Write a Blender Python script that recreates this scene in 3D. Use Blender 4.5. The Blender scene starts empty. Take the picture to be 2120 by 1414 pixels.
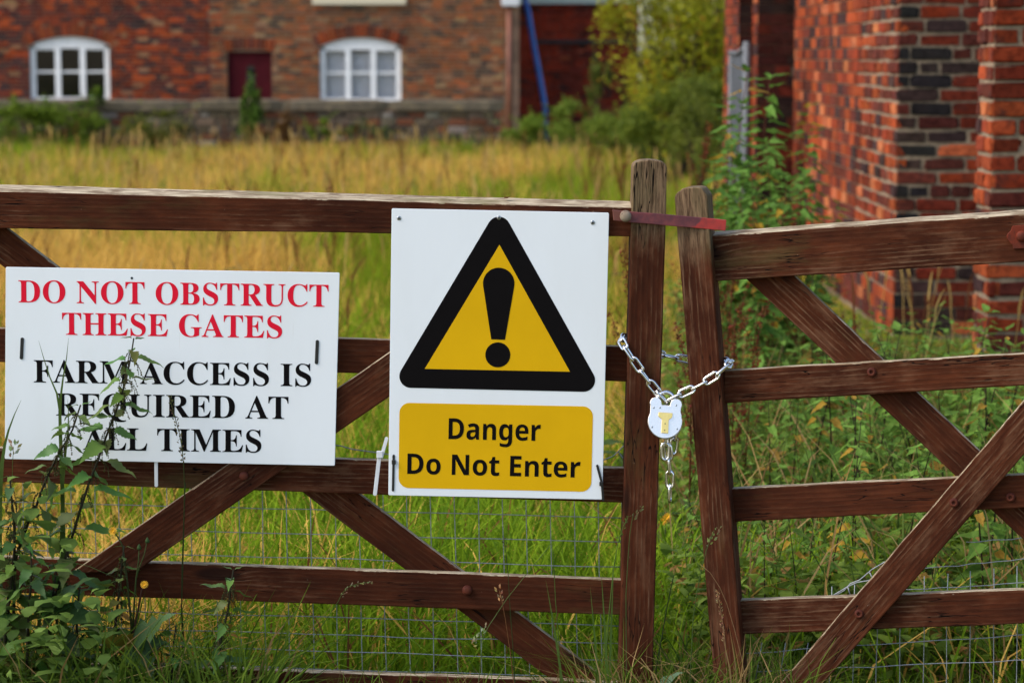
import bpy, bmesh, math, random, json
import numpy as np
from mathutils import Vector, Matrix

random.seed(11)
rng = np.random.default_rng(11)
sc = bpy.context.scene
col = sc.collection

# ---------------------------------------------------------------- camera
F = 5006.0                      # focal length in photo pixels (85 mm on 36 mm film)
HORIZON = 115.0
EYE = 1.45
PITCH = math.atan((707 - HORIZON) / F)
cam_d = bpy.data.cameras.new('camera')
cam = bpy.data.objects.new('camera', cam_d)
col.objects.link(cam)
cam.location = (0, 0, EYE)
cam.rotation_euler = (math.pi / 2 - PITCH, 0, 0)
cam_d.sensor_width = 36
cam_d.sensor_fit = 'HORIZONTAL'
cam_d.lens = 36 * F / 2120
cam_d.clip_start = 0.1
cam_d.clip_end = 2000
cam_d.dof.use_dof = True
cam_d.dof.focus_distance = 4.98
cam_d.dof.aperture_fstop = 5.6
sc.camera = cam

# ---------------------------------------------------------------- sky, sun, exposure
SUN_EL, SUN_AZ = math.radians(44), math.radians(-108)   # azimuth clockwise from +Y; behind the camera, to its left
world = bpy.data.worlds.new('World')
sc.world = world
world.use_nodes = True
nt = world.node_tree
bg = nt.nodes['Background']
sky = nt.nodes.new('ShaderNodeTexSky')
sky.sky_type = 'NISHITA'
sky.sun_disc = False
sky.sun_elevation = SUN_EL
sky.sun_rotation = SUN_AZ
sky.air_density = 1.0
sky.dust_density = 2.0
sky.ozone_density = 1.0
nt.links.new(sky.outputs[0], bg.inputs[0])
bg.inputs[1].default_value = 0.14
sun_d = bpy.data.lights.new('sun', 'SUN')
sun = bpy.data.objects.new('sun', sun_d)
col.objects.link(sun)
sun_d.energy = 1.5
sun_d.angle = math.radians(25)
sun_d.color = (1.0, 0.98, 0.95)
sdir = Vector((math.sin(SUN_AZ) * math.cos(SUN_EL), math.cos(SUN_AZ) * math.cos(SUN_EL), math.sin(SUN_EL)))
sun.rotation_euler = sdir.to_track_quat('Z', 'Y').to_euler()
sun.location = sdir * 40
sc.view_settings.view_transform = 'Standard'
sc.view_settings.look = 'None'
sc.view_settings.exposure = 1.08
sc.view_settings.gamma = 1.0
sc.view_settings.use_curve_mapping = False
sc.render.engine = 'CYCLES'
sc.cycles.use_denoising = True
sc.cycles.max_bounces = 5
sc.cycles.diffuse_bounces = 4
sc.cycles.glossy_bounces = 2
sc.cycles.transmission_bounces = 2
sc.cycles.transparent_max_bounces = 8

GLYPHS = r'''{"sA":[437,[[[-9,0],[-9,18],[-1,19],[6,20],[12,22],[18,26],[24,30],[29,36],[34,43],[39,52],[44,62],[49,75],[206,466],[224,465],[384,87],[411,34],[416,28],[422,24],[428,21],[435,19],[443,18],[443,0],[229,0],[229,18],[249,19],[264,23],[275,28],[281,36],[283,46],[273,81],[253,132],[103,132],[79,71],[76,59],[75,48],[77,37],[82,29],[92,23],[106,19],[124,18],[128,18],[128,0]],[[113,161],[242,161],[177,319]]]],"sB":[443,[[[16,0],[16,17],[29,18],[40,20],[49,23],[57,27],[62,32],[67,39],[70,47],[73,57],[74,68],[75,82],[75,369],[69,412],[67,418],[64,423],[60,427],[56,430],[51,433],[15,439],[15,455],[220,455],[284,451],[333,439],[368,418],[389,388],[396,351],[392,320],[379,294],[357,274],[326,258],[287,247],[334,235],[371,217],[397,194],[413,165],[418,132],[417,108],[411,86],[401,67],[388,50],[371,35],[351,22],[327,12],[300,6],[271,1],[238,0]],[[182,252],[188,252],[208,253],[226,255],[241,259],[253,265],[263,272],[271,282],[277,294],[281,308],[284,326],[285,345],[284,362],[282,378],[279,391],[275,403],[269,412],[262,420],[253,426],[243,430],[230,433],[216,434],[208,433],[201,432],[195,431],[191,428],[188,425],[182,391]],[[222,24],[238,25],[252,28],[265,33],[275,40],[283,49],[289,60],[294,74],[298,89],[300,108],[301,128],[300,149],[297,168],[292,184],[286,197],[277,208],[266,216],[253,223],[237,227],[218,230],[197,231],[182,231],[182,65],[182,57],[183,49],[185,43],[187,37],[190,33],[194,30],[199,27],[206,26],[213,25]]]],"sC":[468,[[[257,-11],[230,-10],[205,-6],[181,0],[159,9],[137,20],[117,33],[99,48],[83,65],[68,84],[56,104],[45,127],[37,150],[31,175],[27,201],[26,228],[27,255],[31,281],[37,306],[45,329],[56,351],[69,371],[84,390],[100,407],[119,422],[139,435],[160,446],[183,454],[207,461],[233,464],[259,465],[278,464],[298,461],[320,456],[343,449],[367,440],[388,435],[397,436],[404,440],[411,446],[416,455],[419,465],[437,465],[437,308],[420,308],[410,332],[399,354],[386,374],[372,391],[356,407],[340,420],[322,430],[304,437],[285,442],[265,443],[222,435],[187,409],[163,365],[149,304],[144,226],[149,153],[165,97],[192,56],[230,32],[278,24],[294,24],[310,27],[326,31],[342,37],[358,45],[373,54],[388,65],[402,77],[416,91],[428,106],[447,89],[418,53],[384,25],[345,5],[303,-7]]]],"sD":[496,[[[20,0],[20,17],[32,18],[42,20],[51,22],[58,26],[63,30],[67,35],[70,42],[72,51],[73,62],[74,75],[74,374],[73,389],[72,401],[69,412],[65,420],[61,426],[55,431],[47,434],[38,437],[27,438],[15,439],[15,455],[222,455],[268,453],[309,446],[346,434],[378,418],[405,396],[428,371],[445,341],[458,307],[466,269],[468,228],[459,146],[430,82],[382,36],[315,9],[228,0]],[[222,24],[247,26],[269,32],[289,42],[305,57],[319,75],[331,97],[339,124],[346,155],[349,190],[351,229],[345,303],[330,360],[305,401],[269,425],[223,433],[213,433],[205,432],[199,430],[194,427],[190,423],[187,419],[185,413],[183,405],[182,396],[182,385],[182,72],[182,61],[183,52],[185,45],[187,39],[190,34],[193,30],[199,28],[205,26],[213,25]]]],"sE":[442,[[[14,0],[14,17],[27,17],[39,19],[49,21],[56,25],[62,30],[67,36],[71,43],[73,53],[75,65],[75,78],[75,369],[75,385],[73,399],[71,410],[67,419],[62,425],[56,430],[48,434],[39,436],[28,438],[16,439],[16,455],[399,455],[399,320],[383,320],[379,343],[373,364],[364,381],[353,395],[340,406],[325,415],[306,422],[284,427],[259,430],[232,430],[200,428],[196,427],[193,425],[190,423],[188,420],[186,417],[183,388],[183,246],[193,246],[210,247],[226,250],[239,254],[250,261],[259,269],[267,279],[274,292],[280,308],[284,325],[288,345],[304,345],[304,118],[287,118],[286,134],[284,148],[281,160],[277,171],[273,181],[268,190],[263,197],[256,204],[249,209],[241,213],[232,216],[222,219],[211,221],[199,222],[185,222],[183,222],[183,67],[183,58],[184,50],[186,44],[189,39],[192,35],[197,32],[203,30],[210,29],[220,28],[230,28],[249,28],[267,29],[284,32],[299,35],[313,39],[326,44],[339,50],[350,57],[361,65],[371,75],[380,86],[388,98],[397,112],[404,127],[411,143],[430,143],[402,0]]]],"sF":[404,[[[15,0],[15,17],[29,19],[40,21],[49,25],[57,29],[62,34],[67,40],[70,48],[73,58],[74,70],[75,84],[75,375],[74,388],[72,400],[70,410],[66,417],[61,423],[55,428],[48,431],[38,434],[27,437],[14,439],[14,455],[394,455],[394,320],[377,320],[374,336],[371,350],[366,363],[361,375],[355,385],[349,395],[341,403],[332,410],[321,416],[310,420],[297,424],[283,427],[267,429],[249,431],[230,431],[200,429],[186,421],[182,398],[182,247],[190,247],[207,248],[222,251],[235,255],[246,262],[256,270],[264,281],[271,294],[276,309],[281,327],[284,347],[302,347],[302,118],[285,118],[281,140],[277,160],[271,176],[265,190],[257,200],[247,209],[235,215],[222,220],[206,223],[189,224],[182,224],[182,81],[188,43],[190,37],[194,33],[198,29],[204,26],[210,24],[257,17],[257,0]]]],"sG":[508,[[[268,-10],[240,-9],[213,-5],[188,1],[164,9],[141,19],[121,32],[102,47],[85,64],[70,82],[57,103],[47,125],[38,149],[32,174],[29,201],[28,229],[29,256],[32,282],[38,307],[47,330],[57,352],[70,372],[85,391],[101,407],[119,422],[139,435],[161,446],[183,455],[207,461],[231,464],[257,465],[278,464],[300,461],[323,456],[346,450],[369,441],[388,436],[406,443],[419,465],[437,465],[437,308],[420,308],[414,324],[407,339],[399,353],[391,366],[382,379],[372,390],[362,401],[352,410],[341,419],[329,426],[317,432],[305,437],[293,441],[280,443],[267,443],[224,435],[189,409],[165,366],[151,305],[146,228],[147,188],[151,151],[158,119],[168,91],[180,67],[195,48],[212,32],[231,22],[252,15],[275,13],[290,13],[302,15],[313,18],[321,22],[328,27],[333,34],[337,41],[340,50],[342,60],[343,71],[343,128],[342,139],[340,150],[338,158],[334,165],[329,170],[323,174],[314,177],[303,180],[290,181],[275,182],[275,198],[500,198],[500,182],[488,181],[478,180],[469,178],[462,174],[457,171],[453,165],[450,159],[448,150],[446,140],[446,128],[446,29],[411,15],[375,4],[340,-4],[304,-9]]]],"sH":[523,[[[15,0],[15,17],[29,18],[40,20],[49,23],[57,27],[62,32],[67,38],[70,46],[73,55],[74,67],[75,81],[75,379],[74,391],[73,401],[70,410],[67,418],[62,424],[56,428],[49,432],[40,435],[29,437],[16,439],[16,455],[242,455],[242,439],[204,432],[199,430],[195,427],[192,424],[189,420],[187,415],[182,379],[182,251],[342,251],[342,379],[337,415],[335,420],[333,424],[329,427],[325,430],[320,432],[282,439],[282,455],[507,455],[507,439],[494,437],[483,435],[474,432],[466,428],[461,424],[457,419],[453,411],[451,402],[450,391],[449,379],[449,81],[450,68],[451,57],[454,47],[457,39],[461,33],[467,28],[474,24],[483,21],[494,19],[507,17],[507,0],[282,0],[282,17],[295,18],[306,20],[315,23],[323,26],[329,31],[334,36],[337,44],[340,54],[341,66],[342,81],[342,221],[182,221],[182,81],[182,67],[184,55],[186,46],[190,38],[194,32],[200,27],[208,23],[217,20],[228,18],[242,17],[242,0]]]],"sI":[261,[[[13,0],[13,17],[26,19],[37,21],[47,24],[55,28],[61,32],[66,38],[70,45],[73,53],[75,63],[75,75],[75,387],[75,398],[73,408],[71,416],[67,423],[63,427],[57,431],[49,434],[39,436],[27,438],[13,439],[13,455],[244,455],[244,439],[231,438],[220,436],[210,434],[202,431],[196,427],[191,423],[187,416],[185,408],[183,398],[183,387],[183,77],[187,44],[190,40],[193,36],[196,32],[201,29],[206,26],[246,17],[246,0]]]],"sL":[426,[[[15,0],[15,17],[29,18],[40,20],[49,23],[57,27],[62,32],[67,38],[70,46],[73,55],[74,67],[75,81],[75,379],[74,391],[73,402],[70,411],[67,419],[62,425],[56,429],[49,433],[40,436],[29,438],[16,439],[16,455],[250,455],[250,439],[208,434],[203,432],[198,429],[194,425],[190,421],[188,416],[182,379],[182,83],[185,47],[187,43],[189,39],[192,36],[196,33],[200,31],[234,28],[252,28],[270,29],[286,32],[301,35],[315,40],[327,45],[339,52],[350,60],[360,69],[370,80],[378,91],[387,105],[395,120],[402,136],[409,154],[427,154],[402,0]]]],"sM":[634,[[[14,0],[14,17],[27,18],[38,20],[47,23],[55,27],[61,32],[66,38],[70,45],[73,55],[75,66],[75,79],[75,382],[71,416],[68,420],[65,424],[62,427],[58,430],[53,432],[15,439],[15,455],[185,455],[317,142],[449,455],[617,455],[617,439],[605,437],[595,435],[586,432],[578,428],[573,423],[568,417],[565,410],[562,401],[561,390],[560,378],[560,85],[565,43],[567,37],[570,33],[573,29],[577,26],[582,23],[617,17],[617,0],[396,0],[396,17],[433,25],[437,27],[441,30],[445,34],[448,39],[450,44],[455,83],[455,399],[288,0],[270,0],[105,389],[105,80],[106,66],[108,53],[111,43],[114,35],[120,30],[126,25],[134,22],[144,19],[156,18],[169,17],[169,0]]]],"sN":[494,[[[403,-11],[107,350],[107,79],[107,65],[109,54],[111,44],[114,37],[119,31],[124,26],[132,23],[141,20],[153,18],[167,17],[167,0],[18,0],[18,17],[54,23],[59,26],[63,28],[66,32],[69,36],[71,41],[76,79],[76,388],[36,433],[18,439],[18,455],[156,455],[391,169],[391,377],[386,414],[384,419],[381,423],[378,426],[373,429],[369,431],[331,439],[331,455],[480,455],[480,439],[466,438],[455,436],[446,433],[439,429],[433,425],[429,419],[426,411],[424,402],[422,390],[422,377],[422,-11]]]],"sO":[525,[[[261,-11],[241,-10],[222,-8],[204,-4],[186,1],[169,7],[152,15],[136,24],[122,34],[108,45],[94,58],[82,71],[71,85],[61,101],[53,117],[45,134],[39,151],[34,170],[30,188],[28,208],[28,228],[28,248],[30,267],[34,286],[39,304],[45,321],[53,338],[61,354],[71,369],[82,384],[95,397],[108,410],[122,421],[137,431],[153,440],[170,448],[188,454],[206,460],[225,463],[245,465],[265,466],[285,465],[304,463],[322,460],[340,455],[357,448],[374,441],[389,432],[404,422],[418,411],[431,399],[443,385],[454,371],[464,356],[473,340],[481,323],[487,305],[492,287],[495,268],[498,248],[498,228],[498,208],[495,188],[492,170],[487,151],[481,134],[473,117],[464,101],[454,85],[443,71],[430,58],[417,45],[403,34],[388,24],[372,15],[355,7],[337,1],[319,-4],[300,-8],[281,-10]],[[265,12],[306,21],[338,47],[361,90],[375,150],[379,228],[378,268],[374,304],[368,337],[359,365],[348,389],[334,408],[318,424],[301,434],[281,441],[260,443],[219,435],[186,409],[163,366],[150,305],[145,228],[146,188],[150,151],[157,119],[166,91],[177,67],[191,47],[207,32],[224,21],[243,14]]]],"sQ":[525,[[[378,-116],[327,-111],[282,-97],[243,-74],[212,-42],[187,-1],[167,7],[149,16],[132,26],[116,37],[101,50],[88,64],[76,79],[65,94],[55,111],[47,129],[40,148],[34,167],[31,186],[28,207],[28,228],[28,248],[30,267],[34,286],[39,304],[45,321],[53,338],[61,354],[71,369],[82,384],[95,397],[108,410],[122,421],[137,431],[153,440],[170,448],[188,454],[206,460],[225,463],[245,465],[265,466],[285,465],[304,463],[322,460],[340,455],[357,448],[374,441],[389,432],[404,422],[418,411],[431,399],[443,385],[454,371],[464,356],[473,340],[481,323],[487,305],[492,287],[495,268],[498,248],[498,228],[497,196],[491,166],[482,138],[470,111],[454,86],[435,63],[413,43],[388,26],[361,11],[330,0],[347,-29],[367,-52],[390,-68],[416,-77],[445,-81],[492,-73],[495,-92],[471,-100],[447,-107],[424,-112],[401,-115]],[[265,12],[307,21],[339,47],[362,90],[376,150],[380,228],[379,268],[375,304],[369,337],[359,365],[348,389],[334,408],[318,424],[301,434],[281,441],[260,443],[219,435],[186,409],[163,366],[150,305],[145,228],[146,188],[150,151],[157,119],[166,91],[178,67],[192,47],[207,32],[225,21],[244,14]]]],"sR":[473,[[[15,0],[15,17],[29,18],[40,20],[49,23],[57,27],[62,32],[67,38],[70,46],[73,55],[74,67],[75,81],[75,379],[74,391],[73,401],[70,410],[67,418],[62,424],[56,428],[49,432],[40,435],[29,437],[16,439],[16,455],[217,455],[255,454],[289,451],[319,445],[345,436],[367,426],[385,413],[399,397],[409,379],[415,358],[417,334],[413,303],[401,277],[380,255],[352,237],[315,224],[432,50],[452,26],[456,23],[461,20],[466,19],[472,18],[478,17],[480,17],[480,0],[338,0],[201,212],[182,212],[182,81],[182,67],[184,55],[186,46],[190,38],[194,32],[200,27],[208,23],[217,20],[228,18],[242,17],[242,0]],[[182,234],[203,234],[223,235],[241,238],[256,243],[269,249],[280,258],[288,269],[295,282],[300,298],[303,316],[304,336],[300,370],[291,397],[275,416],[253,427],[224,431],[214,431],[206,430],[199,428],[194,426],[190,422],[187,418],[185,412],[183,405],[182,396],[182,385]]]],"sS":[390,[[[43,-11],[43,158],[62,158],[70,130],[78,105],[88,84],[99,65],[111,50],[125,37],[141,27],[158,20],[177,16],[197,15],[211,16],[225,18],[237,22],[247,28],[257,36],[265,45],[271,55],[275,65],[278,77],[279,89],[277,106],[270,122],[259,136],[244,149],[225,160],[163,191],[140,202],[121,214],[104,227],[89,240],[77,253],[67,266],[59,281],[54,297],[51,314],[50,332],[50,348],[52,363],[56,377],[61,390],[67,403],[75,414],[83,424],[93,434],[103,442],[115,449],[128,455],[141,460],[155,463],[169,465],[185,466],[229,461],[282,448],[291,446],[300,445],[306,445],[311,448],[315,452],[318,458],[320,466],[339,466],[339,319],[322,319],[318,334],[313,348],[307,361],[301,373],[293,385],[285,396],[277,405],[268,414],[258,422],[248,429],[238,434],[227,439],[216,442],[205,444],[194,445],[181,444],[169,442],[158,438],[148,433],[140,426],[132,419],[127,410],[123,401],[120,391],[120,380],[120,370],[122,361],[126,352],[131,344],[137,336],[145,330],[154,323],[164,316],[176,309],[189,303],[253,273],[269,265],[283,257],[296,249],[307,241],[317,233],[326,225],[334,216],[340,207],[346,198],[350,188],[353,178],[356,168],[358,157],[359,145],[359,133],[358,116],[356,100],[352,85],[346,71],[339,58],[330,45],[320,34],[308,24],[295,15],[281,8],[265,1],[248,-4],[231,-7],[212,-9],[192,-10],[158,-8],[126,1],[98,9],[85,12],[69,7],[61,-11]]]],"sT":[423,[[[92,0],[92,17],[106,18],[117,20],[127,22],[136,26],[142,31],[147,37],[151,45],[154,55],[155,67],[156,81],[156,433],[149,433],[129,432],[110,428],[93,422],[78,414],[65,403],[54,390],[45,375],[37,358],[32,339],[29,318],[11,318],[11,455],[410,455],[410,317],[394,317],[385,359],[368,391],[343,415],[310,429],[269,433],[263,433],[263,81],[264,67],[265,54],[268,44],[272,36],[276,30],[283,26],[291,22],[301,20],[313,18],[328,17],[328,0]]]],"sU":[492,[[[248,-13],[213,-11],[182,-6],[155,2],[133,14],[114,29],[99,47],[88,69],[80,94],[75,123],[73,155],[73,379],[73,391],[71,401],[69,410],[65,418],[61,424],[55,428],[47,432],[38,435],[27,437],[15,439],[15,455],[240,455],[240,439],[202,432],[198,430],[193,427],[190,424],[187,420],[185,415],[181,379],[181,140],[182,117],[184,97],[189,80],[195,64],[203,51],[213,41],[225,33],[240,27],[256,23],[275,22],[317,28],[350,44],[373,71],[388,110],[392,159],[392,378],[392,390],[390,401],[388,410],[384,418],[379,423],[373,428],[365,432],[355,435],[343,437],[328,439],[328,455],[474,455],[474,439],[463,437],[453,434],[444,430],[438,426],[433,421],[429,416],[426,408],[424,400],[423,390],[422,378],[422,181],[421,142],[416,108],[407,78],[395,53],[380,32],[361,16],[338,3],[312,-6],[282,-11]]]],"nD":[497,[[[60,0],[60,480],[211,480],[240,478],[268,475],[294,470],[319,462],[342,453],[363,441],[382,427],[399,411],[414,394],[427,374],[438,352],[447,328],[453,302],[457,274],[458,244],[455,198],[447,157],[433,120],[414,88],[389,61],[359,39],[325,22],[287,10],[244,2],[196,0]],[[162,84],[206,84],[258,90],[300,109],[329,141],[347,185],[353,242],[351,272],[347,299],[340,322],[330,342],[318,359],[302,372],[285,383],[264,390],[242,395],[216,396],[162,396]]]],"nE":[376,[[[60,0],[60,480],[336,480],[336,396],[162,396],[162,291],[324,291],[324,208],[162,208],[162,84],[336,84],[336,0]]]],"nN":[546,[[[60,0],[60,480],[189,480],[397,120],[399,120],[396,187],[394,253],[394,480],[486,480],[486,0],[357,0],[148,363],[145,363],[149,294],[151,226],[151,0]]]],"na":[406,[[[142,-7],[123,-6],[105,-2],[89,4],[74,12],[60,22],[49,34],[40,50],[33,67],[29,87],[28,109],[30,132],[35,151],[43,169],[54,183],[69,196],[87,206],[109,214],[133,220],[161,224],[192,226],[256,228],[256,244],[255,255],[253,265],[250,274],[246,281],[241,287],[234,292],[227,295],[218,298],[209,300],[199,300],[146,292],[95,273],[62,341],[128,365],[142,368],[157,371],[172,373],[187,374],[203,374],[231,373],[256,369],[279,363],[299,354],[316,342],[330,328],[341,311],[349,292],[354,269],[355,244],[355,0],[285,0],[266,50],[263,50],[254,39],[244,29],[234,20],[224,13],[214,7],[202,2],[189,-2],[175,-5],[159,-6]],[[179,66],[192,67],[203,70],[214,73],[224,79],[234,86],[242,94],[248,103],[252,114],[255,126],[256,140],[256,170],[217,169],[199,167],[183,165],[170,162],[158,157],[150,151],[143,144],[138,137],[134,128],[132,119],[131,109],[131,100],[133,93],[136,86],[140,81],[144,76],[150,73],[156,70],[163,68],[171,67]]]],"ne":[397,[[[218,-7],[197,-6],[176,-3],[157,1],[138,6],[121,14],[105,23],[90,34],[77,46],[65,60],[54,76],[46,93],[39,113],[34,134],[31,156],[30,181],[31,206],[34,229],[38,250],[44,270],[52,288],[61,304],[72,319],[84,331],[98,342],[113,352],[129,360],[146,366],[164,370],[183,373],[203,373],[233,372],[259,366],[283,358],[305,346],[324,330],[340,311],[352,290],[361,265],[366,237],[368,207],[368,158],[132,158],[133,142],[136,128],[141,114],[148,102],[157,92],[167,83],[179,77],[192,72],[207,69],[223,68],[287,75],[347,97],[347,19],[290,0]],[[134,225],[274,225],[273,238],[271,250],[267,261],[263,271],[257,280],[249,288],[240,294],[230,299],[218,301],[204,302],[193,301],[183,299],[173,295],[164,290],[156,283],[149,275],[143,265],[139,253],[136,240]]]],"ng":[425,[[[189,-161],[117,-156],[52,-140],[52,-60],[80,-70],[108,-78],[136,-83],[166,-87],[195,-88],[223,-85],[245,-75],[260,-58],[270,-35],[273,-5],[273,3],[274,26],[275,48],[273,48],[265,37],[256,27],[247,19],[238,12],[228,6],[217,1],[206,-2],[194,-5],[181,-6],[169,-7],[144,-5],[121,1],[101,11],[83,25],[67,43],[54,65],[43,90],[36,118],[32,149],[30,183],[32,217],[36,248],[44,276],[54,301],[68,323],[84,341],[102,355],[123,365],[146,371],[171,373],[197,371],[221,365],[242,354],[261,339],[277,320],[280,320],[288,367],[373,367],[373,-1],[371,-31],[365,-58],[356,-81],[343,-102],[326,-120],[306,-135],[282,-146],[255,-155],[224,-160]],[[204,72],[219,73],[232,75],[243,80],[253,86],[261,94],[268,104],[273,116],[276,132],[279,149],[279,170],[279,182],[279,204],[276,224],[273,241],[268,255],[261,267],[253,276],[243,283],[232,288],[218,291],[203,292],[177,288],[158,274],[144,252],[135,221],[132,181],[135,142],[144,111],[158,89],[178,76]]]],"nn":[441,[[[52,0],[52,367],[129,367],[142,320],[148,320],[155,330],[164,340],[173,348],[184,355],[196,361],[208,365],[221,369],[234,371],[247,373],[261,373],[283,372],[304,368],[323,362],[340,353],[355,342],[368,327],[378,310],[385,289],[389,266],[391,239],[391,0],[291,0],[291,214],[290,229],[289,243],[286,255],[282,265],[277,274],[270,281],[263,286],[254,290],[243,293],[232,293],[215,292],[200,288],[187,282],[177,273],[169,262],[163,249],[158,233],[155,215],[153,195],[152,173],[152,0]]]],"no":[416,[[[207,-7],[187,-6],[168,-3],[150,1],[132,7],[116,15],[101,25],[87,36],[74,49],[63,64],[53,80],[45,98],[38,117],[34,138],[31,160],[30,184],[32,219],[38,250],[47,278],[61,303],[78,324],[98,342],[122,356],[148,366],[177,371],[209,373],[229,373],[248,370],[267,365],[284,359],[300,351],[315,342],[329,330],[342,318],[353,303],[363,287],[371,270],[377,250],[382,230],[385,208],[385,184],[384,149],[378,118],[368,89],[355,65],[337,43],[317,25],[294,11],[267,1],[239,-5]],[[208,74],[223,75],[236,78],[248,84],[258,92],[266,102],[272,114],[277,128],[281,145],[283,163],[283,184],[283,205],[281,223],[277,240],[272,254],[266,266],[258,275],[248,283],[236,288],[223,292],[208,293],[193,292],[179,288],[168,283],[158,275],[150,266],[144,254],[139,240],[135,223],[133,205],[132,184],[133,163],[135,145],[139,128],[144,114],[150,102],[158,92],[168,84],[180,78],[193,75]]]],"nr":[305,[[[52,0],[52,367],[128,367],[143,305],[148,305],[155,316],[163,326],[171,336],[181,345],[192,353],[204,361],[216,366],[229,370],[243,373],[257,373],[275,373],[291,371],[283,277],[270,279],[254,280],[244,280],[234,279],[224,277],[214,274],[205,271],[196,267],[187,262],[180,256],[173,249],[167,242],[162,233],[158,223],[155,212],[153,200],[152,187],[152,0]]]],"nt":[291,[[[178,-7],[165,-6],[153,-5],[141,-3],[130,0],[119,4],[109,9],[100,15],[92,23],[85,31],[78,41],[73,53],[69,66],[66,81],[64,97],[63,115],[63,291],[15,291],[15,334],[71,367],[99,445],[163,445],[163,367],[266,367],[266,291],[163,291],[163,115],[164,107],[165,100],[168,94],[171,88],[175,84],[180,80],[186,77],[192,75],[199,74],[207,73],[239,77],[270,85],[270,10],[230,-2]]]]}'''
# ---------------------------------------------------------------- helpers
CP, SP = math.cos(PITCH), math.sin(PITCH)
CAM = Vector((0, 0, EYE))
def ray(px, py):
    a = (px - 1060) / F; b = -(py - 707) / F
    return Vector((a, CP + b * SP, -SP + b * CP))
def P(px, py, Y):
    d = ray(px, py)
    return CAM + d * (Y / d.y)
def ground_z(y):
    return -0.37 * min(max((y - 6) / 38, 0), 1)
class Plane:
    """an upright plane through o whose normal n points towards the viewer; off moves it along n"""
    def __init__(s, o, n): s.o = Vector(o); s.n = Vector(n).normalized()
    def pt(s, px, py, off=0.0):
        d = ray(px, py)
        t = ((s.o - CAM).dot(s.n) + off) / d.dot(s.n)
        return CAM + d * t
GL = Plane((0, 5.0, 0), (0, -1, 0))
_a = math.radians(13)
GR = Plane(P(1430, 800, 5.0), (-math.sin(_a), -math.cos(_a), 0))

WM = {}
def tag(o, label=None, cat=None, group=None, kind=None):
    if label: o['label'] = label
    if cat: o['category'] = cat
    if group: o['group'] = group
    if kind: o['kind'] = kind
    return o
def link(o, M=None, parent=None):
    M = M if M is not None else Matrix.Identity(4)
    col.objects.link(o)
    if parent is not None:
        o.parent = parent
        o.matrix_basis = WM[parent.name].inverted() @ M
    else:
        o.matrix_basis = M
    WM[o.name] = M.copy()
    return o
def thing(name, label, cat, loc=(0, 0, 0), group=None, kind=None):
    o = bpy.data.objects.new(name, None)
    o.empty_display_size = 0.05
    link(o, Matrix.Translation(loc))
    return tag(o, label, cat, group, kind)
def dup(root, M, label=None, group=None):
    """a copy of a thing and of its parts, placed by M"""
    r = root.copy(); link(r, M)
    if label: r['label'] = label
    if group: r['group'] = group
    for ch in root.children:
        c = ch.copy(); col.objects.link(c); c.parent = r; c.matrix_basis = ch.matrix_basis.copy()
    return r
def frame(o, x, y):
    x = Vector(x).normalized(); y = Vector(y); y = (y - x * y.dot(x)).normalized(); z = x.cross(y)
    M = Matrix((x, y, z)).transposed().to_4x4(); M.translation = o
    return M
def bm_obj(name, bm, mats, M=None, parent=None, smooth=False):
    me = bpy.data.meshes.new(name)
    bmesh.ops.recalc_face_normals(bm, faces=bm.faces)
    bm.to_mesh(me); bm.free()
    for m in (mats if isinstance(mats, (list, tuple)) else [mats]): me.materials.append(m)
    if smooth: me.polygons.foreach_set('use_smooth', [True] * len(me.polygons))
    return link(bpy.data.objects.new(name, me), M, parent)

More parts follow.
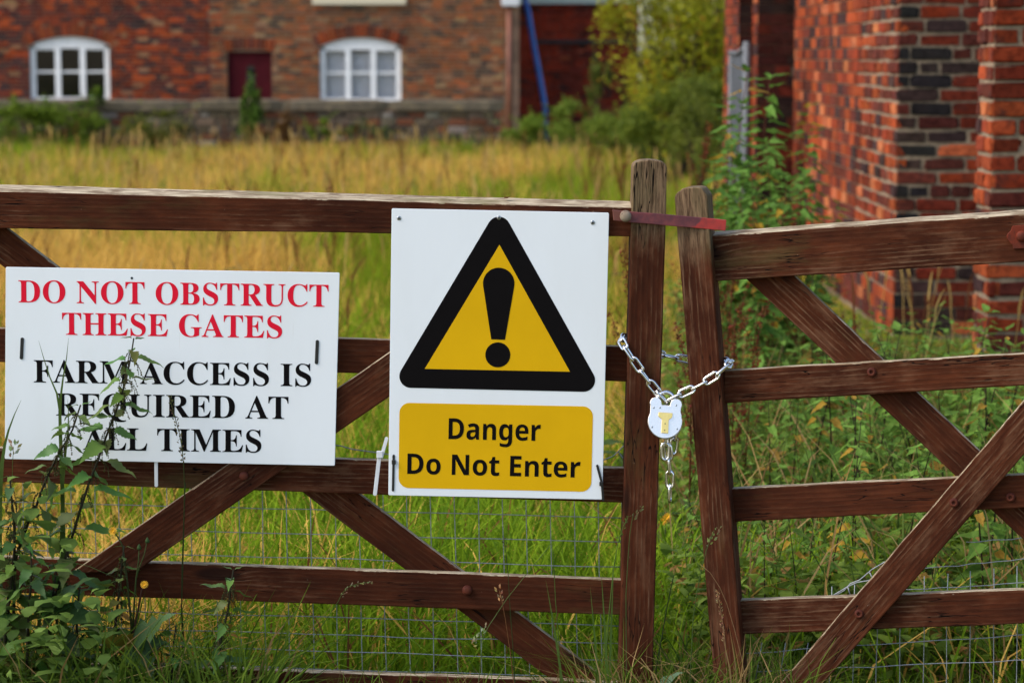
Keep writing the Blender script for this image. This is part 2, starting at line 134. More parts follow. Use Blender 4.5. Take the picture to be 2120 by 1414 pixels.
class MB:
    """collects shapes with a colour for every vertex; build() links them as one mesh object"""
    def __init__(s): s.v = []; s.f = []; s.c = []
    def add(s, vs, fs, c=(1, 1, 1)):
        b = len(s.v); s.v += [tuple(v) for v in vs]; s.f += [tuple(i + b for i in f) for f in fs]
        if len(vs) and isinstance(c[0], (tuple, list)): s.c += list(c)
        else: s.c += [c] * len(vs)
    def box(s, lo, hi, c=(1, 1, 1)):
        x0, y0, z0 = lo; x1, y1, z1 = hi
        s.add([(x0,y0,z0),(x1,y0,z0),(x1,y1,z0),(x0,y1,z0),(x0,y0,z1),(x1,y0,z1),(x1,y1,z1),(x0,y1,z1)],
              [(0,3,2,1),(4,5,6,7),(0,1,5,4),(1,2,6,5),(2,3,7,6),(3,0,4,7)], c)
    def tube(s, pts, rad, sides=6, c=(1, 1, 1), cap=True):
        pts = [Vector(p) for p in pts]; n = len(pts)
        if not isinstance(rad, (list, tuple)): rad = [rad] * n
        vs, fs = [], []
        ref = Vector((0.31, 0.2, 0.93))
        prev = None
        for i, p in enumerate(pts):
            t = (pts[min(i + 1, n - 1)] - pts[max(i - 1, 0)]).normalized()
            if prev is None:
                a = t.cross(ref)
                if a.length < 0.05: a = t.cross(Vector((1, 0, 0)))
            else: a = prev - t * prev.dot(t)
            a.normalize(); prev = a; b = t.cross(a)
            for k in range(sides):
                an = 2 * math.pi * k / sides
                vs.append(p + (a * math.cos(an) + b * math.sin(an)) * rad[i])
        for i in range(n - 1):
            for k in range(sides):
                k2 = (k + 1) % sides
                fs.append((i*sides+k, i*sides+k2, (i+1)*sides+k2, (i+1)*sides+k))
        if cap:
            fs.append(tuple(range(sides - 1, -1, -1))); fs.append(tuple((n-1)*sides + k for k in range(sides)))
        s.add(vs, fs, c)
    def mesh(s, name, m, smooth=False):
        me = bpy.data.meshes.new(name)
        me.from_pydata(s.v, [], s.f)
        at = me.attributes.new('Col', 'FLOAT_COLOR', 'POINT')
        at.data.foreach_set('color', np.array([(c[0], c[1], c[2], 1.0) for c in s.c], dtype=np.float32).ravel())
        for x in (m if isinstance(m, (list, tuple)) else [m]): me.materials.append(x)
        if smooth: me.polygons.foreach_set('use_smooth', [True] * len(me.polygons))
        me.update()
        return me
    def build(s, name, m, parent=None, M=None, smooth=False):
        """vertices are in world space unless M is given (then local to M)"""
        if M is None:
            M = WM[parent.name] if parent is not None else Matrix.Identity(4)
            if parent is None and s.v:
                c0 = np.array(s.v).mean(0); c0[2] = np.array(s.v)[:, 2].min(); M = Matrix.Translation(c0)
            inv = M.inverted()
            s.v = [tuple(inv @ Vector(v)) for v in s.v]
        return link(bpy.data.objects.new(name, s.mesh(name, m, smooth)), M, parent)

# ---------------------------------------------------------------- materials
class NG:
    def __init__(s, name):
        s.m = bpy.data.materials.new(name); s.m.use_nodes = True
        s.t = s.m.node_tree; s.b = s.t.nodes['Principled BSDF']; s.out = s.t.nodes['Material Output']
    def n(s, typ, **kw):
        nd = s.t.nodes.new('ShaderNode' + typ)
        for k, v in kw.items():
            if k.startswith('i_'):
                key = k[2:]; key = int(key) if key.isdigit() else key.replace('_', ' ')
                s.put(nd.inputs[key], v)
            else: setattr(nd, k, v)
        return nd
    def put(s, sock, v):
        if hasattr(v, 'is_output') or isinstance(v, bpy.types.NodeSocket): s.t.links.new(v, sock)
        elif isinstance(v, tuple) and len(v) == 3 and sock.type == 'RGBA': sock.default_value = (*v, 1)
        else: sock.default_value = v
    def noise(s, vec=None, scale=5, detail=4, rough=0.55, dist=0.0):
        nd = s.n('TexNoise', i_Scale=scale, i_Detail=detail, i_Roughness=rough, i_Distortion=dist)
        if vec is not None: s.put(nd.inputs['Vector'], vec)
        return nd.outputs['Fac']
    def mapping(s, vec, scale=(1, 1, 1), loc=(0, 0, 0)):
        nd = s.n('Mapping'); s.put(nd.inputs['Vector'], vec); nd.inputs['Scale'].default_value = scale
        if isinstance(loc, tuple): nd.inputs['Location'].default_value = loc
        else: s.put(nd.inputs['Location'], loc)
        return nd.outputs[0]
    def step(s, v, lo, hi, a=0.0, b=1.0):
        nd = s.n('MapRange', interpolation_type='SMOOTHSTEP'); s.put(nd.inputs[0], v)
        for i, x in zip((1, 2, 3, 4), (lo, hi, a, b)): s.put(nd.inputs[i], x)
        return nd.outputs[0]
    def mix(s, f, a, b, mode='MIX'):
        nd = s.n('Mix', data_type='RGBA', blend_type=mode)
        s.put(nd.inputs[0], f); s.put(nd.inputs[6], a); s.put(nd.inputs[7], b)
        return nd.outputs[2]
    def math(s, op, a, b=0.0):
        nd = s.n('Math', operation=op); s.put(nd.inputs[0], a); s.put(nd.inputs[1], b)
        return nd.outputs[0]
    def coords(s, which='Object'): return s.n('TexCoord').outputs[which]
    def bump(s, h, strength=0.3, dist=0.002):
        nd = s.n('Bump', i_Strength=strength, i_Distance=dist); s.put(nd.inputs['Height'], h)
        s.put(s.b.inputs['Normal'], nd.outputs[0]); return nd
    def set(s, **kw):
        for k, v in kw.items(): s.put(s.b.inputs[k.replace('_', ' ')], v)
        return s

def plain(name, base, rough=0.6, metal=0.0, spec=0.5, var=0.12, scale=40, bump=0.0):
    g = NG(name); v = g.noise(g.coords(), scale, 5)
    f = g.step(v, 0.3, 0.7)
    d = tuple(x * (1 - var) for x in base); l = tuple(min(1, x * (1 + var)) for x in base)
    g.set(Base_Color=g.mix(f, d, l), Roughness=rough, Metallic=metal); g.b.inputs['Specular IOR Level'].default_value = spec
    if bump: g.bump(v, bump)
    return g.m

def wood(name, weather_from=None):
    g = NG(name); co = g.coords()
    rnd = g.n('ObjectInfo').outputs['Random']
    off = g.n('CombineXYZ'); g.put(off.inputs[0], g.math('MULTIPLY', rnd, 37.0)); g.put(off.inputs[2], g.math('MULTIPLY', rnd, 11.0))
    v = g.n('VectorMath', operation='ADD'); g.put(v.inputs[0], co); g.put(v.inputs[1], off.outputs[0]); v = v.outputs[0]
    # knots: a few dark ovals the grain flows round
    vo = g.n('TexVoronoi', feature='F1', i_Scale=1.0, i_Randomness=1.0); g.put(vo.inputs['Vector'], g.mapping(v, (3.1, 0.01, 11.0)))
    sel = g.n('SeparateXYZ'); g.put(sel.inputs[0], vo.outputs['Color'])
    has = g.math('GREATER_THAN', sel.outputs[0], 0.62)
    kn = g.math('MULTIPLY', g.step(vo.outputs['Distance'], 0.30, 0.02), has)
    bend = g.n('CombineXYZ'); g.put(bend.inputs[2], g.math('MULTIPLY', kn, 0.012))
    v2 = g.n('VectorMath', operation='ADD'); g.put(v2.inputs[0], v); g.put(v2.inputs[1], bend.outputs[0]); v2 = v2.outputs[0]
    fibre = g.noise(g.mapping(v2, (14, 150, 150)), 1.0, 7, 0.7)
    low = g.noise(g.mapping(v, (4.0, 9, 9)), 1.0, 5, 0.65)
    mid = g.noise(g.mapping(v, (13, 34, 34)), 1.0, 5, 0.65)
    wv = g.n('TexWave', wave_type='BANDS', bands_direction='Z', i_Scale=1.0, i_Distortion=7.0, i_Detail=3.0, i_Detail_Scale=0.9)
    g.put(wv.inputs['Vector'], g.mapping(v2, (2.2, 30, 30)))
    ring = wv.outputs['Fac']
    base = g.mix(g.step(low, 0.3, 0.72), (0.042, 0.0108, 0.0046), (0.100, 0.0265, 0.0100))
    base = g.mix(g.step(mid, 0.36, 0.66, 0.40, 0.0), base, (0.019, 0.0068, 0.0038))
    base = g.mix(g.step(fibre, 0.30, 0.60, 0.32, 0.0), base, (0.016, 0.0058, 0.0032))
    # stain worn through to the grain in patches; how much differs from board to board
    wornm = g.step(g.math('ADD', g.noise(g.mapping(v, (2.6, 8, 8)), 1.0, 6, 0.68), g.math('MULTIPLY', rnd, 0.16)), 0.55, 0.70)
    stre = g.math('MULTIPLY', g.step(ring, 0.62, 0.95), g.step(fibre, 0.42, 0.62))
    base = g.mix(g.math('MULTIPLY', stre, g.math('ADD', g.math('MULTIPLY', wornm, 0.34), 0.05)), base, (0.27, 0.165, 0.095))
    base = g.mix(g.math('MULTIPLY', wornm, g.step(mid, 0.46, 0.64, 0.0, 0.45)), base, (0.125, 0.064, 0.034))
    # scuffs, scratches and droppings
    sc1 = g.noise(g.mapping(v, (60, 110, 110)), 1.0, 3, 0.7)
    base = g.mix(g.math('MULTIPLY', g.step(sc1, 0.70, 0.77), 0.5), base, (0.33, 0.24, 0.17))
    sc2 = g.noise(g.mapping(v, (170, 30, 30)), 1.0, 3, 0.7)
    base = g.mix(g.math('MULTIPLY', g.step(sc2, 0.735, 0.78), 0.4), base, (0.30, 0.20, 0.13))
    # green film of algae in patches
    alg = g.noise(g.mapping(v, (3.0, 10, 10)), 1.0, 6, 0.65)
    base = g.mix(g.step(alg, 0.54, 0.72, 0.0, 0.6), base, (0.070, 0.052, 0.018))
    base = g.mix(g.math('MULTIPLY', g.step(kn, 0.35, 0.75), 0.85), base, (0.020, 0.008, 0.005))
    # drying cracks along the grain
    ck = g.noise(g.mapping(v2, (3.2, 46, 46)), 1.0, 3, 0.55)
    ck = g.math('ABSOLUTE', g.math('SUBTRACT', ck, 0.5))
    crack = g.math('MULTIPLY', g.step(ck, 0.010, 0.003), g.step(g.noise(g.mapping(v, (5, 6, 6)), 1.0, 2, 0.5), 0.50, 0.60))
    # bare, rain-washed wood wherever the surface lies open to the sky
    nz = g.n('SeparateXYZ'); g.put(nz.inputs[0], g.n('NewGeometry').outputs['Normal']); nz = nz.outputs[2]
    chip = g.noise(g.mapping(v, (20, 70, 70)), 1.0, 6, 0.7)
    up = g.step(g.math('ADD', nz, g.math('MULTIPLY', g.math('SUBTRACT', chip, 0.5), 2.2)), 0.42, 0.62)
    bare = g.mix(g.step(fibre, 0.36, 0.66), (0.15, 0.10, 0.058), (0.56, 0.46, 0.31))
    bare = g.mix(g.step(mid, 0.50, 0.62, 0.0, 0.75), bare, (0.135, 0.085, 0.048))
    bare = g.mix(g.step(low, 0.54, 0.66, 0.0, 0.6), bare, (0.16, 0.14, 0.06))
    base = g.mix(up, base, bare)
    if weather_from is not None:      # upper end of a post: stain washed off, silver-brown wood
        sx = g.n('SeparateXYZ'); g.put(sx.inputs[0], co)
        k = g.math('ADD', sx.outputs[0], g.math('MULTIPLY', g.math('SUBTRACT', chip, 0.5), 0.16))
        k = g.step(k, weather_from - 0.05, weather_from + 0.05, 0.0, 0.85)
        old = g.mix(g.step(fibre, 0.34, 0.66), (0.050, 0.029, 0.016), (0.25, 0.16, 0.090))
        old = g.mix(g.step(alg, 0.5, 0.66, 0.0, 0.5), old, (0.10, 0.085, 0.04))
        base = g.mix(k, base, old)
    base = g.mix(crack, base, (0.006, 0.003, 0.002))
    g.set(Base_Color=base, Roughness=g.step(fibre, 0.3, 0.7, 0.7, 0.92)); g.b.inputs['Specular IOR Level'].default_value = 0.06
    h = g.math('SUBTRACT', g.math('ADD', fibre, g.math('MULTIPLY', ring, 0.5)), g.math('MULTIPLY', crack, 2.0))
    g.bump(h, 0.4, 0.0012)
    return g.m

def brick(name, attr):
    g = NG(name); co = g.coords('Object')
    if attr: c = g.n('Attribute', attribute_name='Col').outputs['Color']
    else: c = g.n('ObjectInfo').outputs['Color']
    w = g.n('NewGeometry').outputs['Position']
    n1 = g.noise(w, 28, 6, 0.65); n2 = g.noise(w, 7, 4, 0.6); n3 = g.noise(w, 140, 3, 0.6)
    n4 = g.noise(w, 1.6, 5, 0.65)
    c = g.mix(g.step(n1, 0.40, 0.68, 0.0, 0.8), c, g.mix(1.0, c, (0.40, 0.36, 0.38), 'MULTIPLY'))
    c = g.mix(g.step(n2, 0.52, 0.74, 0.0, 0.6), c, (0.032, 0.022, 0.019))
    c = g.mix(g.step(n4, 0.46, 0.70, 0.0, 0.55), c, g.mix(1.0, c, (0.38, 0.36, 0.40), 'MULTIPLY'))
    c = g.mix(g.step(n3, 0.64, 0.76, 0.0, 0.22), c, (0.40, 0.22, 0.13))
    g.set(Base_Color=c, Roughness=0.95); g.b.inputs['Specular IOR Level'].default_value = 0.08
    g.bump(g.math('ADD', n1, n3), 0.6, 0.006)
    return g.m

def leafmat(name, attr=True, trans=0.35, rough=0.55, spec=0.3):
    g = NG(name)
    if attr: c = g.n('Attribute', attribute_name='Col').outputs['Color']
    else: c = g.n('ObjectInfo').outputs['Color']
    n = g.noise(g.coords(), 60, 3)
    c = g.mix(g.step(n, 0.3, 0.75, 0.0, 0.4), c, g.mix(1.0, c, (0.68, 0.64, 0.5), 'MULTIPLY'))
    g.set(Base_Color=c, Roughness=rough); g.b.inputs['Specular IOR Level'].default_value = spec
    tr = g.n('BsdfTranslucent'); g.put(tr.inputs['Color'], c)
    mx = g.n('MixShader'); g.put(mx.inputs[0], trans)
    g.put(mx.inputs[1], g.b.outputs[0]); g.put(mx.inputs[2], tr.outputs[0]); g.put(g.out.inputs[0], mx.outputs[0])
    return g.m

M_WOOD = wood('stained_wood')
M_POST = wood('stained_post', 1.10)
M_POST_SHORT = wood('stained_short_post', 1.06)
M_BRICK = brick('brick_single', False)
M_BRICKS = brick('brick_many', True)
M_LEAF = leafmat('leaf', True, 0.45, 0.6, 0.12)
M_LEAF1 = leafmat('leaf_single', False, 0.3, 0.5, 0.22)
M_GRASS = leafmat('grass', True, 0.45, 0.7, 0.06)
M_MORTAR = plain('mortar', (0.205, 0.145, 0.088), 0.95, var=0.3, scale=30, bump=0.5)
M_MORTAR_DARK = plain('sooty_mortar', (0.17, 0.125, 0.085), 0.95, var=0.5, scale=9, bump=0.5)
M_STEEL = plain('bright_zinc', (0.82, 0.80, 0.77), 0.20, 1.0, var=0.08, scale=200)
M_GALV = plain('galvanised_wire', (0.27, 0.28, 0.28), 0.5, 0.5, var=0.2, scale=150)
M_LOCK = plain('polished_steel', (0.90, 0.83, 0.76), 0.24, 0.8, var=0.03, scale=300)
M_BRASS = plain('brass', (0.95, 0.68, 0.22), 0.28, 0.7, var=0.05, scale=200)
M_DARK = plain('dark_gap', (0.01, 0.01, 0.01), 0.9)
M_TIE_W = plain('milky_plastic', (0.62, 0.62, 0.62), 0.4, var=0.05)
M_TIE_B = plain('black_plastic', (0.012, 0.012, 0.012), 0.35, var=0.05)
M_BLACK = plain('black_print', (0.006, 0.005, 0.005), 0.6, spec=0.03, var=0.05)
M_RED = plain('red_print', (0.66, 0.010, 0.03), 0.5, spec=0.06, var=0.04)
M_STONE = None
def sign_white(name, base):
    g = NG(name); co = g.coords()
    sm = g.noise(g.mapping(co, (7, 7, 2.0)), 1.0, 5, 0.6); sp = g.noise(co, 120, 3, 0.6); st = g.noise(g.mapping(co, (90, 90, 5)), 1.0, 4, 0.6)
    c = g.mix(g.step(sm, 0.35, 0.75, 0.0, 0.16), base, (0.56, 0.55, 0.50))
    c = g.mix(g.step(st, 0.66, 0.80, 0.0, 0.22), c, (0.45, 0.40, 0.32))
    c = g.mix(g.step(sp, 0.755, 0.80, 0.0, 0.7), c, (0.22, 0.19, 0.15))
    g.set(Base_Color=c, Roughness=0.38)
    return g.m
M_SIGN = sign_white('sign_plastic', (0.76, 0.78, 0.78))
M_YELLOW = plain('yellow_print', (0.66, 0.37, 0.004), 0.5, spec=0.06, var=0.04, scale=6)
M_STRAP = None
# ---------------------------------------------------------------- ground
def build_ground():
    xs = [-300, -60, -20, -8, -4, -2, 0, 2, 4, 8, 20, 60, 300]
    ys = [-60, -10, 0, 3, 6, 10, 16, 25, 34, 44, 60, 100, 200, 600]
    vs = [(x, y, ground_z(y) - (0 if 3 <= y <= 60 else 0)) for y in ys for x in xs]
    n = len(xs)
    fs = [(j*n+i, j*n+i+1, (j+1)*n+i+1, (j+1)*n+i) for j in range(len(ys)-1) for i in range(n-1)]
    g = NG('soil_and_turf'); w = g.n('NewGeometry').outputs['Position']
    a = g.noise(w, 2.2, 6, 0.6); b = g.noise(w, 26, 5, 0.65)
    c = g.mix(g.step(a, 0.35, 0.65), (0.070, 0.095, 0.014), (0.21, 0.15, 0.042))
    c = g.mix(g.step(b, 0.4, 0.7, 0.0, 0.7), c, (0.060, 0.050, 0.018))
    g.set(Base_Color=c, Roughness=1.0); g.bump(b, 0.8, 0.03)
    me = bpy.data.meshes.new('ground'); me.from_pydata(vs, [], fs); me.materials.append(g.m)
    o = link(bpy.data.objects.new('ground', me)); tag(o, 'rough soil and turf under the grass field', 'ground', kind='structure')
build_ground()

# ---------------------------------------------------------------- gate timbers
def piece(name, pl, A, B, C, D, off, thick, m, parent, end=(), back_top=None, seg=14, jit=0.0007, bevel=0.0022):
    """a board: A,B upper and lower corner of its start, C,D of its end (photo pixels on the plane pl); front face stands off in front of the plane"""
    a, b, c, d = (pl.pt(*q, off) for q in (A, B, C, D))
    o = (a + b) / 2
    M = frame(o, (c + d) / 2 - o, -pl.n)
    inv = M.inverted()
    L = lambda v: inv @ v
    a, b, c, d = map(L, (a, b, c, d))
    e = [L(pl.pt(*q, off)) for q in end]
    rnd = [random.uniform(-1, 1) for _ in range(seg + 1)]
    rn2 = [random.uniform(-1, 1) for _ in range(seg + 1)]
    top = [a.lerp(c, i / seg) + Vector((0, 0, jit * rnd[i])) for i in range(seg + 1)]
    bot = [d.lerp(b, i / seg) + Vector((0, 0, jit * rn2[i])) for i in range(seg + 1)]
    front = top + e + bot
    back = [v + Vector((0, thick, 0)) for v in front]
    if back_top:
        a2, c2 = (L(pl.pt(*q, off - thick)) for q in back_top)
        for i in range(seg + 1):
            q = a2.lerp(c2, i / seg); back[i] = Vector((q.x, thick, q.z + jit * rnd[i]))
    bm = bmesh.new()
    fv = [bm.verts.new(v) for v in front]; bv = [bm.verts.new(v) for v in back]
    bm.faces.new(fv); bm.faces.new(bv[::-1])
    n = len(fv)
    for i in range(n): bm.faces.new((fv[i], bv[i], bv[(i+1) % n], fv[(i+1) % n]))
    bmesh.ops.recalc_face_normals(bm, faces=bm.faces)
    es = [x for x in bm.edges if len(x.link_faces) == 2 and x.calc_face_angle(0) > 0.5]
    bmesh.ops.bevel(bm, geom=es, offset=bevel, segments=2, profile=0.5, affect='EDGES', clamp_overlap=True)
    bmesh.ops.triangulate(bm, faces=[f for f in bm.faces if len(f.verts) > 4])
    return bm_obj(name, bm, m, M, parent)

def disc_bm(r, h, n=16, dome=0.4, y=-1):
    """a round head standing on the xz plane towards -y"""
    bm = bmesh.new()
    prof = [(r, 0), (r, h * 0.5), (r * 0.8, h * (0.5 + 0.35 * dome + 0.15)), (r * 0.4, h), (0, h * (1.0))]
    rows = []
    for rr, hh in prof[:-1]:
        rows.append([bm.verts.new((rr * math.cos(2*math.pi*k/n), y * hh, rr * math.sin(2*math.pi*k/n))) for k in range(n)])
    for i in range(len(rows) - 1):
        for k in range(n): bm.faces.new((rows[i][k], rows[i][(k+1) % n], rows[i+1][(k+1) % n], rows[i+1][k]))
    bm.faces.new(rows[-1])
    return bm
def stud(name, pl, px, py, off, r, h, m, parent, socket=False):
    bm = disc_bm(r, h)
    if socket:
        f = max(bm.faces, key=lambda q: len(q.verts))
        r_ = bmesh.ops.inset_individual(bm, faces=[f], thickness=r * 0.1, depth=0)
        bmesh.ops.translate(bm, verts=f.verts, vec=(0, h * 0.6, 0))
    M = frame(pl.pt(px, py, off), pl.n.cross(Vector((0, 0, 1))) * -1, -pl.n)
    return bm_obj(name, bm, m, M, parent, True)

def rust(name, a, b, mix_lo=0.45, mix_hi=0.62, scale=30):
    g = NG(name); co = g.coords(); n = g.noise(co, scale, 6, 0.65); n2 = g.noise(co, scale * 6, 3)
    c = g.mix(g.step(n, mix_lo, mix_hi), a, b); c = g.mix(g.step(n2, 0.6, 0.72, 0, 0.6), c, (0.03, 0.012, 0.01))
    g.set(Base_Color=c, Roughness=0.7); g.b.inputs['Specular IOR Level'].default_value = 0.15; g.bump(n, 0.4, 0.001); return g.m
M_BOLT = rust('rusty_brown_bolt', (0.055, 0.012, 0.007), (0.095, 0.024, 0.012))
M_DOME = rust('worn_bolt_dome', (0.16, 0.11, 0.075), (0.26, 0.20, 0.14))
M_PLATE = rust('rusty_hinge_plate', (0.125, 0.020, 0.008), (0.075, 0.017, 0.009))

gate = thing('field_gate', 'brown stained timber field gate carrying the two white signs, square post at its free end', 'gate', (-0.4, 5.0, 0))
piece('top_rail', GL, (-420, 386), (-420, 468), (1309, 430), (1309, 490), 0.036, 0.064, M_WOOD, gate, back_top=((-420, 371), (1309, 416)), seg=26)
GRX = 1302
piece('rail', GL, (-420, 668), (-420, 737), (1303, 718), (1303, 790), 0.015, 0.024, M_WOOD, gate)
piece('rail', GL, (-420, 914), (-420, 984), (1298, 969), (1298, 1041), 0.015, 0.024, M_WOOD, gate)
piece('rail', GL, (-420, 1137), (-420, 1210), (1288, 1200), (1288, 1273), 0.015, 0.024, M_WOOD, gate)
piece('rail', GL, (-420, 1352), (-420, 1425), (1283, 1413), (1283, 1484), 0.015, 0.024, M_WOOD, gate)
piece('brace', GL, (-70, 411), (-70, 495), (1262, 1412), (1148, 1412), -0.009, 0.022, M_WOOD, gate)          # behind the rails
piece('brace', GL, (146, 1187), (284, 1181), (1230, 437), (1245, 520), 0.038, 0.023, M_WOOD, gate)           # in front of them
piece('post', GL, (1277, 1560), (1347, 1560), (1310, 344), (1381, 344), 0.045, 0.075, M_POST, gate,
      end=[(1316, 337), (1327, 333), (1345, 331.5), (1362, 333), (1374, 337)], bevel=0.003)
piece('post', GL, (-492, 1545), (-420, 1545), (-498, 320), (-424, 320), 0.045, 0.075, M_WOOD, gate, bevel=0.003)
stud('bolt', GL, 505, 985, 0.038, 0.0095, 0.006, M_BOLT, gate)
stud('bolt', GL, 967, 1221, 0.015, 0.0105, 0.008, M_BOLT, gate)
strap_thing = thing('gate_latch', 'purple and red painted metal strap latch joining the two gate posts', 'latch', tuple(GL.pt(1385, 455, 0.05)))
g = NG('worn_strap_paint'); co = g.coords(); sx = g.n('SeparateXYZ'); g.put(sx.inputs[0], co)
n1 = g.noise(co, 45, 6, 0.6); n2 = g.noise(co, 260, 3, 0.6)
k = g.math('ADD', sx.outputs[0], g.math('MULTIPLY', g.math('SUBTRACT', n1, 0.5), 0.03))
k = g.math('SUBTRACT', k, g.math('MULTIPLY', sx.outputs[2], 0.9))
c = g.mix(g.step(n1, 0.35, 0.7), (0.085, 0.016, 0.022), (0.16, 0.030, 0.030))
c = g.mix(g.step(k, 0.172, 0.180), c, g.mix(g.step(n1, 0.4, 0.75), (0.38, 0.026, 0.018), (0.22, 0.022, 0.018)))
c = g.mix(g.step(k, 0.035, 0.015), c, (0.13, 0.035, 0.02))
c = g.mix(g.step(n2, 0.63, 0.72, 0, 0.6), c, (0.05, 0.03, 0.025))
g.set(Base_Color=c, Roughness=0.55); g.bump(n1, 0.3, 0.001)
M_STRAP = g.m
piece('strap', GL, (1268, 435), (1270, 457.5), (1504, 455.5), (1502, 479), 0.053, 0.006, M_STRAP, strap_thing, seg=6, bevel=0.0012)
stud('bolt_head', GL, 1295, 447.5, 0.053, 0.012, 0.011, M_DOME, strap_thing)
bm = bmesh.new(); bmesh.ops.create_cone(bm, cap_ends=True, segments=10, radius1=0.005, radius2=0.005, depth=0.05)
bm_obj('bolt_shank', bm, M_BOLT, frame(GL.pt(1295, 447.5, 0.028), (1, 0, 0), (0, 0, 1)), strap_thing)

gate2 = thing('field_gate', 'brown stained timber gate swung towards the viewer, its short post chained beside the brick pier', 'gate', tuple(GR.pt(1460, 1560)))
piece('post', GR, (1490, 1560), (1551, 1560), (1396, 409), (1464, 405), 0.045, 0.070, M_POST_SHORT, gate2,
      end=[(1400, 401), (1413, 391), (1424, 388.5), (1446, 388), (1453, 390)], bevel=0.003)
piece('top_rail', GR, (1469, 489), (1473, 583), (2560, 414), (2560, 514), 0.012, 0.055, M_WOOD, gate2, back_top=((1469, 480), (2560, 402)), seg=20)
piece('rail', GR, (1499, 767), (1499, 835), (2560, 707), (2560, 772), 0.004, 0.024, M_WOOD, gate2)
piece('rail', GR, (1510, 1012), (1510, 1080), (2560, 960), (2560, 1030), 0.004, 0.024, M_WOOD, gate2)
piece('rail', GR, (1522, 1243), (1522, 1313), (2560, 1205), (2560, 1275), 0.004, 0.024, M_WOOD, gate2)
piece('rail', GR, (1535, 1455), (1535, 1525), (2560, 1430), (2560, 1500), 0.004, 0.024, M_WOOD, gate2)
piece('brace', GR, (1600, 530), (1505, 541), (2560, 1437), (2460, 1437), -0.020, 0.022, M_WOOD, gate2)
piece('brace', GR, (1612, 1420), (1700, 1420), (2360, 551), (2450, 565), 0.027, 0.023, M_WOOD, gate2)
piece('post', GR, (2562, 1650), (2636, 1650), (2555, 330), (2630, 330), 0.045, 0.075, M_WOOD, gate2, bevel=0.003)
for (x, y, of, r) in ((1804.5, 770, 0.004, 0.0095), (1975, 1040, 0.027, 0.0095), (1778.6, 1270, 0.027, 0.0095), (2092, 1029, 0.004, 0.0095)):
    stud('bolt', GR, x, y, of, r, 0.006, M_BOLT, gate2, True)
def flat(name, pl, pts, off, thick, m, parent, bevel=0.0):
    v = [pl.pt(*q, off) for q in pts]
    o = sum(v, Vector()) / len(v)
    M = frame(o, pl.n.cross(Vector((0, 0, 1))) * -1, -pl.n); inv = M.inverted()
    v = [inv @ q for q in v]
    bm = bmesh.new()
    fv = [bm.verts.new((q.x, 0, q.z)) for q in v]; bv = [bm.verts.new((q.x, thick, q.z)) for q in v]
    bm.faces.new(fv); bm.faces.new(bv[::-1])
    n = len(fv)
    for i in range(n): bm.faces.new((fv[i], bv[i], bv[(i+1) % n], fv[(i+1) % n]))
    bmesh.ops.recalc_face_normals(bm, faces=bm.faces)
    if bevel:
        es = [x for x in bm.edges if x.calc_face_angle(0) > 0.5]
        bmesh.ops.bevel(bm, geom=es, offset=bevel, segments=1, affect='EDGES')
    bmesh.ops.triangulate(bm, faces=[f for f in bm.faces if len(f.verts) > 4])
    return bm_obj(name, bm, m, M, parent)
pl_ = flat('hinge_plate', GR, [(2096, 468), (2300, 452), (2300, 505), (2098, 516), (2096, 508), (2090, 502), (2086, 496), (2083.5, 490), (2086, 484), (2092, 479)], 0.017, 0.005, M_PLATE, gate2, 0.001)
stud('bolt_head', GR, 2115, 489, 0.017, 0.011, 0.009, M_PLATE, gate2)

# ---------------------------------------------------------------- lettering and signs
GLY = json.loads(GLYPHS)
def glyph_mesh(key):
    cu = bpy.data.curves.new('letter', 'CURVE'); cu.dimensions = '2D'; cu.fill_mode = 'FRONT'
    for pts in GLY[key][1]:
        q = cu.splines.new('POLY'); q.points.add(len(pts) - 1); q.use_cyclic_u = True
        for k, (a, b) in enumerate(pts): q.points[k].co = (a, b, 0, 1)
    o = bpy.data.objects.new('letter', cu); col.objects.link(o)
    bpy.context.view_layer.update()
    me = bpy.data.meshes.new_from_object(o.evaluated_get(bpy.context.evaluated_depsgraph_get()))
    bpy.data.objects.remove(o); bpy.data.curves.remove(cu)
    bm = bmesh.new(); bm.from_mesh(me); bpy.data.meshes.remove(me)
    for v in bm.verts: v.co = Vector((v.co.x, 0, v.co.y))
    r = bmesh.ops.extrude_face_region(bm, geom=bm.faces[:])
    bmesh.ops.translate(bm, verts=[v for v in r['geom'] if isinstance(v, bmesh.types.BMVert)], vec=(0, 1.0, 0))
    bmesh.ops.recalc_face_normals(bm, faces=bm.faces)
    me = bpy.data.meshes.new('letter'); bm.to_mesh(me); bm.free()
    return me
GMESH = {}
def lettering(s, fam, pl, left, right, cap, off, m, parent):
    """left, right: photo pixels of the baseline's ends; cap: height of a capital in pixels; each letter is a mesh of its own"""
    x = 0; at = []
    for ch in s:
        if ch == ' ': x += 190 if fam == 's' else 185; continue
        at.append((ch, x)); x += GLY[fam + ch][0]
    xs = lambda ch: [p[0] for sp in GLY[fam + ch][1] for p in sp]
    x0 = at[0][1] + min(xs(at[0][0])); x1 = at[-1][1] + max(xs(at[-1][0]))
    hc = max(p[1] for sp in GLY[fam + 'E'][1] for p in sp)
    a, b = pl.pt(*left, off), pl.pt(*right, off); c = pl.pt(left[0], left[1] - cap, off)
    kx, kz = (b - a).length / (x1 - x0), abs(c.z - a.z) / hc
    M0 = frame(a, b - a, -pl.n)
    for ch, xx in at:
        key = fam + ch
        if (key, m.name) not in GMESH:
            GMESH[key, m.name] = glyph_mesh(key); GMESH[key, m.name].materials.append(m)
        link(bpy.data.objects.new('letter', GMESH[key, m.name]), M0 @ Matrix.Translation(((xx - x0) * kx, 0, 0)) @ Matrix.Diagonal((kx, 0.0003, kz, 1)), parent)
